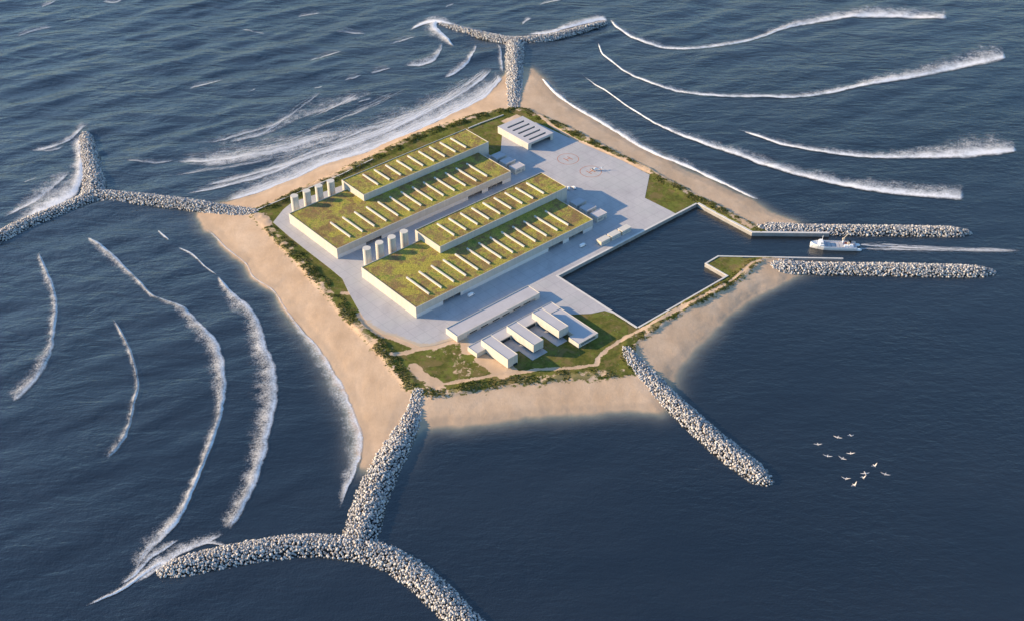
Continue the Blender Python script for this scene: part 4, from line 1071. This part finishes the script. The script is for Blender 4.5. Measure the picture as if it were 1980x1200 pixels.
wk.add([(1664, 474, 2), (1690, 470, 2), (1720, 467, 2)], (0, 1), peak=.6, lift=.1, taper=(.05, .4), nw=4)
wk.add([(1664, 472, 12), (1720, 474, 14), (1800, 478, 12), (1900, 481, 10), (1990, 483, 8)], (0, 1), peak=.5, lift=.05, taper=(.01, .3), nw=7)
tag(wk.build('boat_wake', M_streak), 'thin white wake trailing behind the work boat', kind='stuff')

# ------------------------------------------------------------------ gulls in the air near the camera
M_gull = plain('gull_feathers', (.62, .58, .56), .15, 3.0, rough=.8)
M_beak = plain('gull_beak', (.55, .32, .05), .1, rough=.5)
def gull_mesh(up_, sweep):
    m = MB()
    m.loft([[(x, r * math.cos(2 * math.pi * i / 8), z + r * math.sin(2 * math.pi * i / 8)) for i in range(8)] for x, r, z in
            ((.31, .015, .03), (.28, .045, .035), (.22, .055, .035), (.15, .06, .02), (.05, .085, 0), (-.08, .085, -.005), (-.2, .05, .0), (-.28, .03, .0))])
    m.add([(-.22, -.03, .012), (-.22, .03, .012), (-.42, .10, .0), (-.42, -.10, .0), (-.22, -.03, -.012), (-.22, .03, -.012), (-.42, .10, -.008), (-.42, -.10, -.008)], [(0, 1, 2, 3), (7, 6, 5, 4), (0, 4, 5, 1), (1, 5, 6, 2), (2, 6, 7, 3), (3, 7, 4, 0)])
    for s in (-1, 1):
        e = up_[0 if s < 0 else 1]; rings = []
        for q, ch in ((0.0, .22), (.33, .21), (.66, .15), (1.0, .03)):
            y = s * (.05 + .74 * q * math.cos(e * (1 - .45 * q))); z = .03 + .74 * q * math.sin(e * (1 - .45 * q)); x = .10 + (.10 * min(q, .4) * 2 - sweep * max(0, q - .33))
            rings.append([(x, y, z + .008), (x - ch * .4, y, z + .022), (x - ch, y, z), (x - ch * .4, y, z - .012)])
        m.loft(rings)
    return m
GULLS = [(1581.7, 858.4, 200, (.25, .1), 'leftmost gull of the whole flock, wings held level'), (1620, 844.7, 185, (.05, .1), 'gull just left of the topmost one, gliding with wings spread'),
    (1645, 841, 215, (.3, -.25), 'topmost gull of the whole flock'), (1600.6, 881, 180, (.15, .2), 'gull below and right of the leftmost gull, second from the left'),
    (1629, 885.5, 175, (.2, .3), 'lower left one of the pair of gulls in the middle of the flock'), (1645, 875.8, 200, (-.1, .4), 'upper right one of the pair of gulls in the middle of the flock'),
    (1691, 900, 220, (.75, 1.2), 'gull with raised wings above the rest of the lower right group'), (1673, 914, 190, (.1, -.3), 'upper of the two gulls flying closest together in the lower group'),
    (1669, 923, 215, (.7, 1.2), 'lower of the two gulls flying closest together in the lower group'), (1636, 925, 195, (.1, .95), 'gull at the left end of the lower group'),
    (1712, 916, 190, (.2, .05), 'rightmost gull of the whole flock, flying level'), (1652, 937, 240, (.5, 1.1), 'lowest gull of the whole flock, wings raised')]
for px_, py_, hd, up_, lab in GULLS:
    a = (px_ - 990) / F_PX; b = (600 - py_) / F_PX; d = Vector((a, cp + b * sp, -sp + b * cp)); D_ = 230 + random.uniform(-18, 18)
    p = Vector((0, 0, CAM_H)) + d * D_
    o = empty('gull', p, math.radians(hd + 60), lab, 'gull', 'flock of gulls over the lower right sea')
    o.rotation_euler = (random.uniform(-.15, .15), random.uniform(-.1, .1), math.radians(hd + random.uniform(40, 90)))
    o.scale = (1.1,) * 3
    gull_mesh(up_, .35).build('body', M_gull, o)
    MB().bar((.30, 0, .03), (.37, 0, .022), .014, 5, 0, .005).build('beak', M_beak, o)
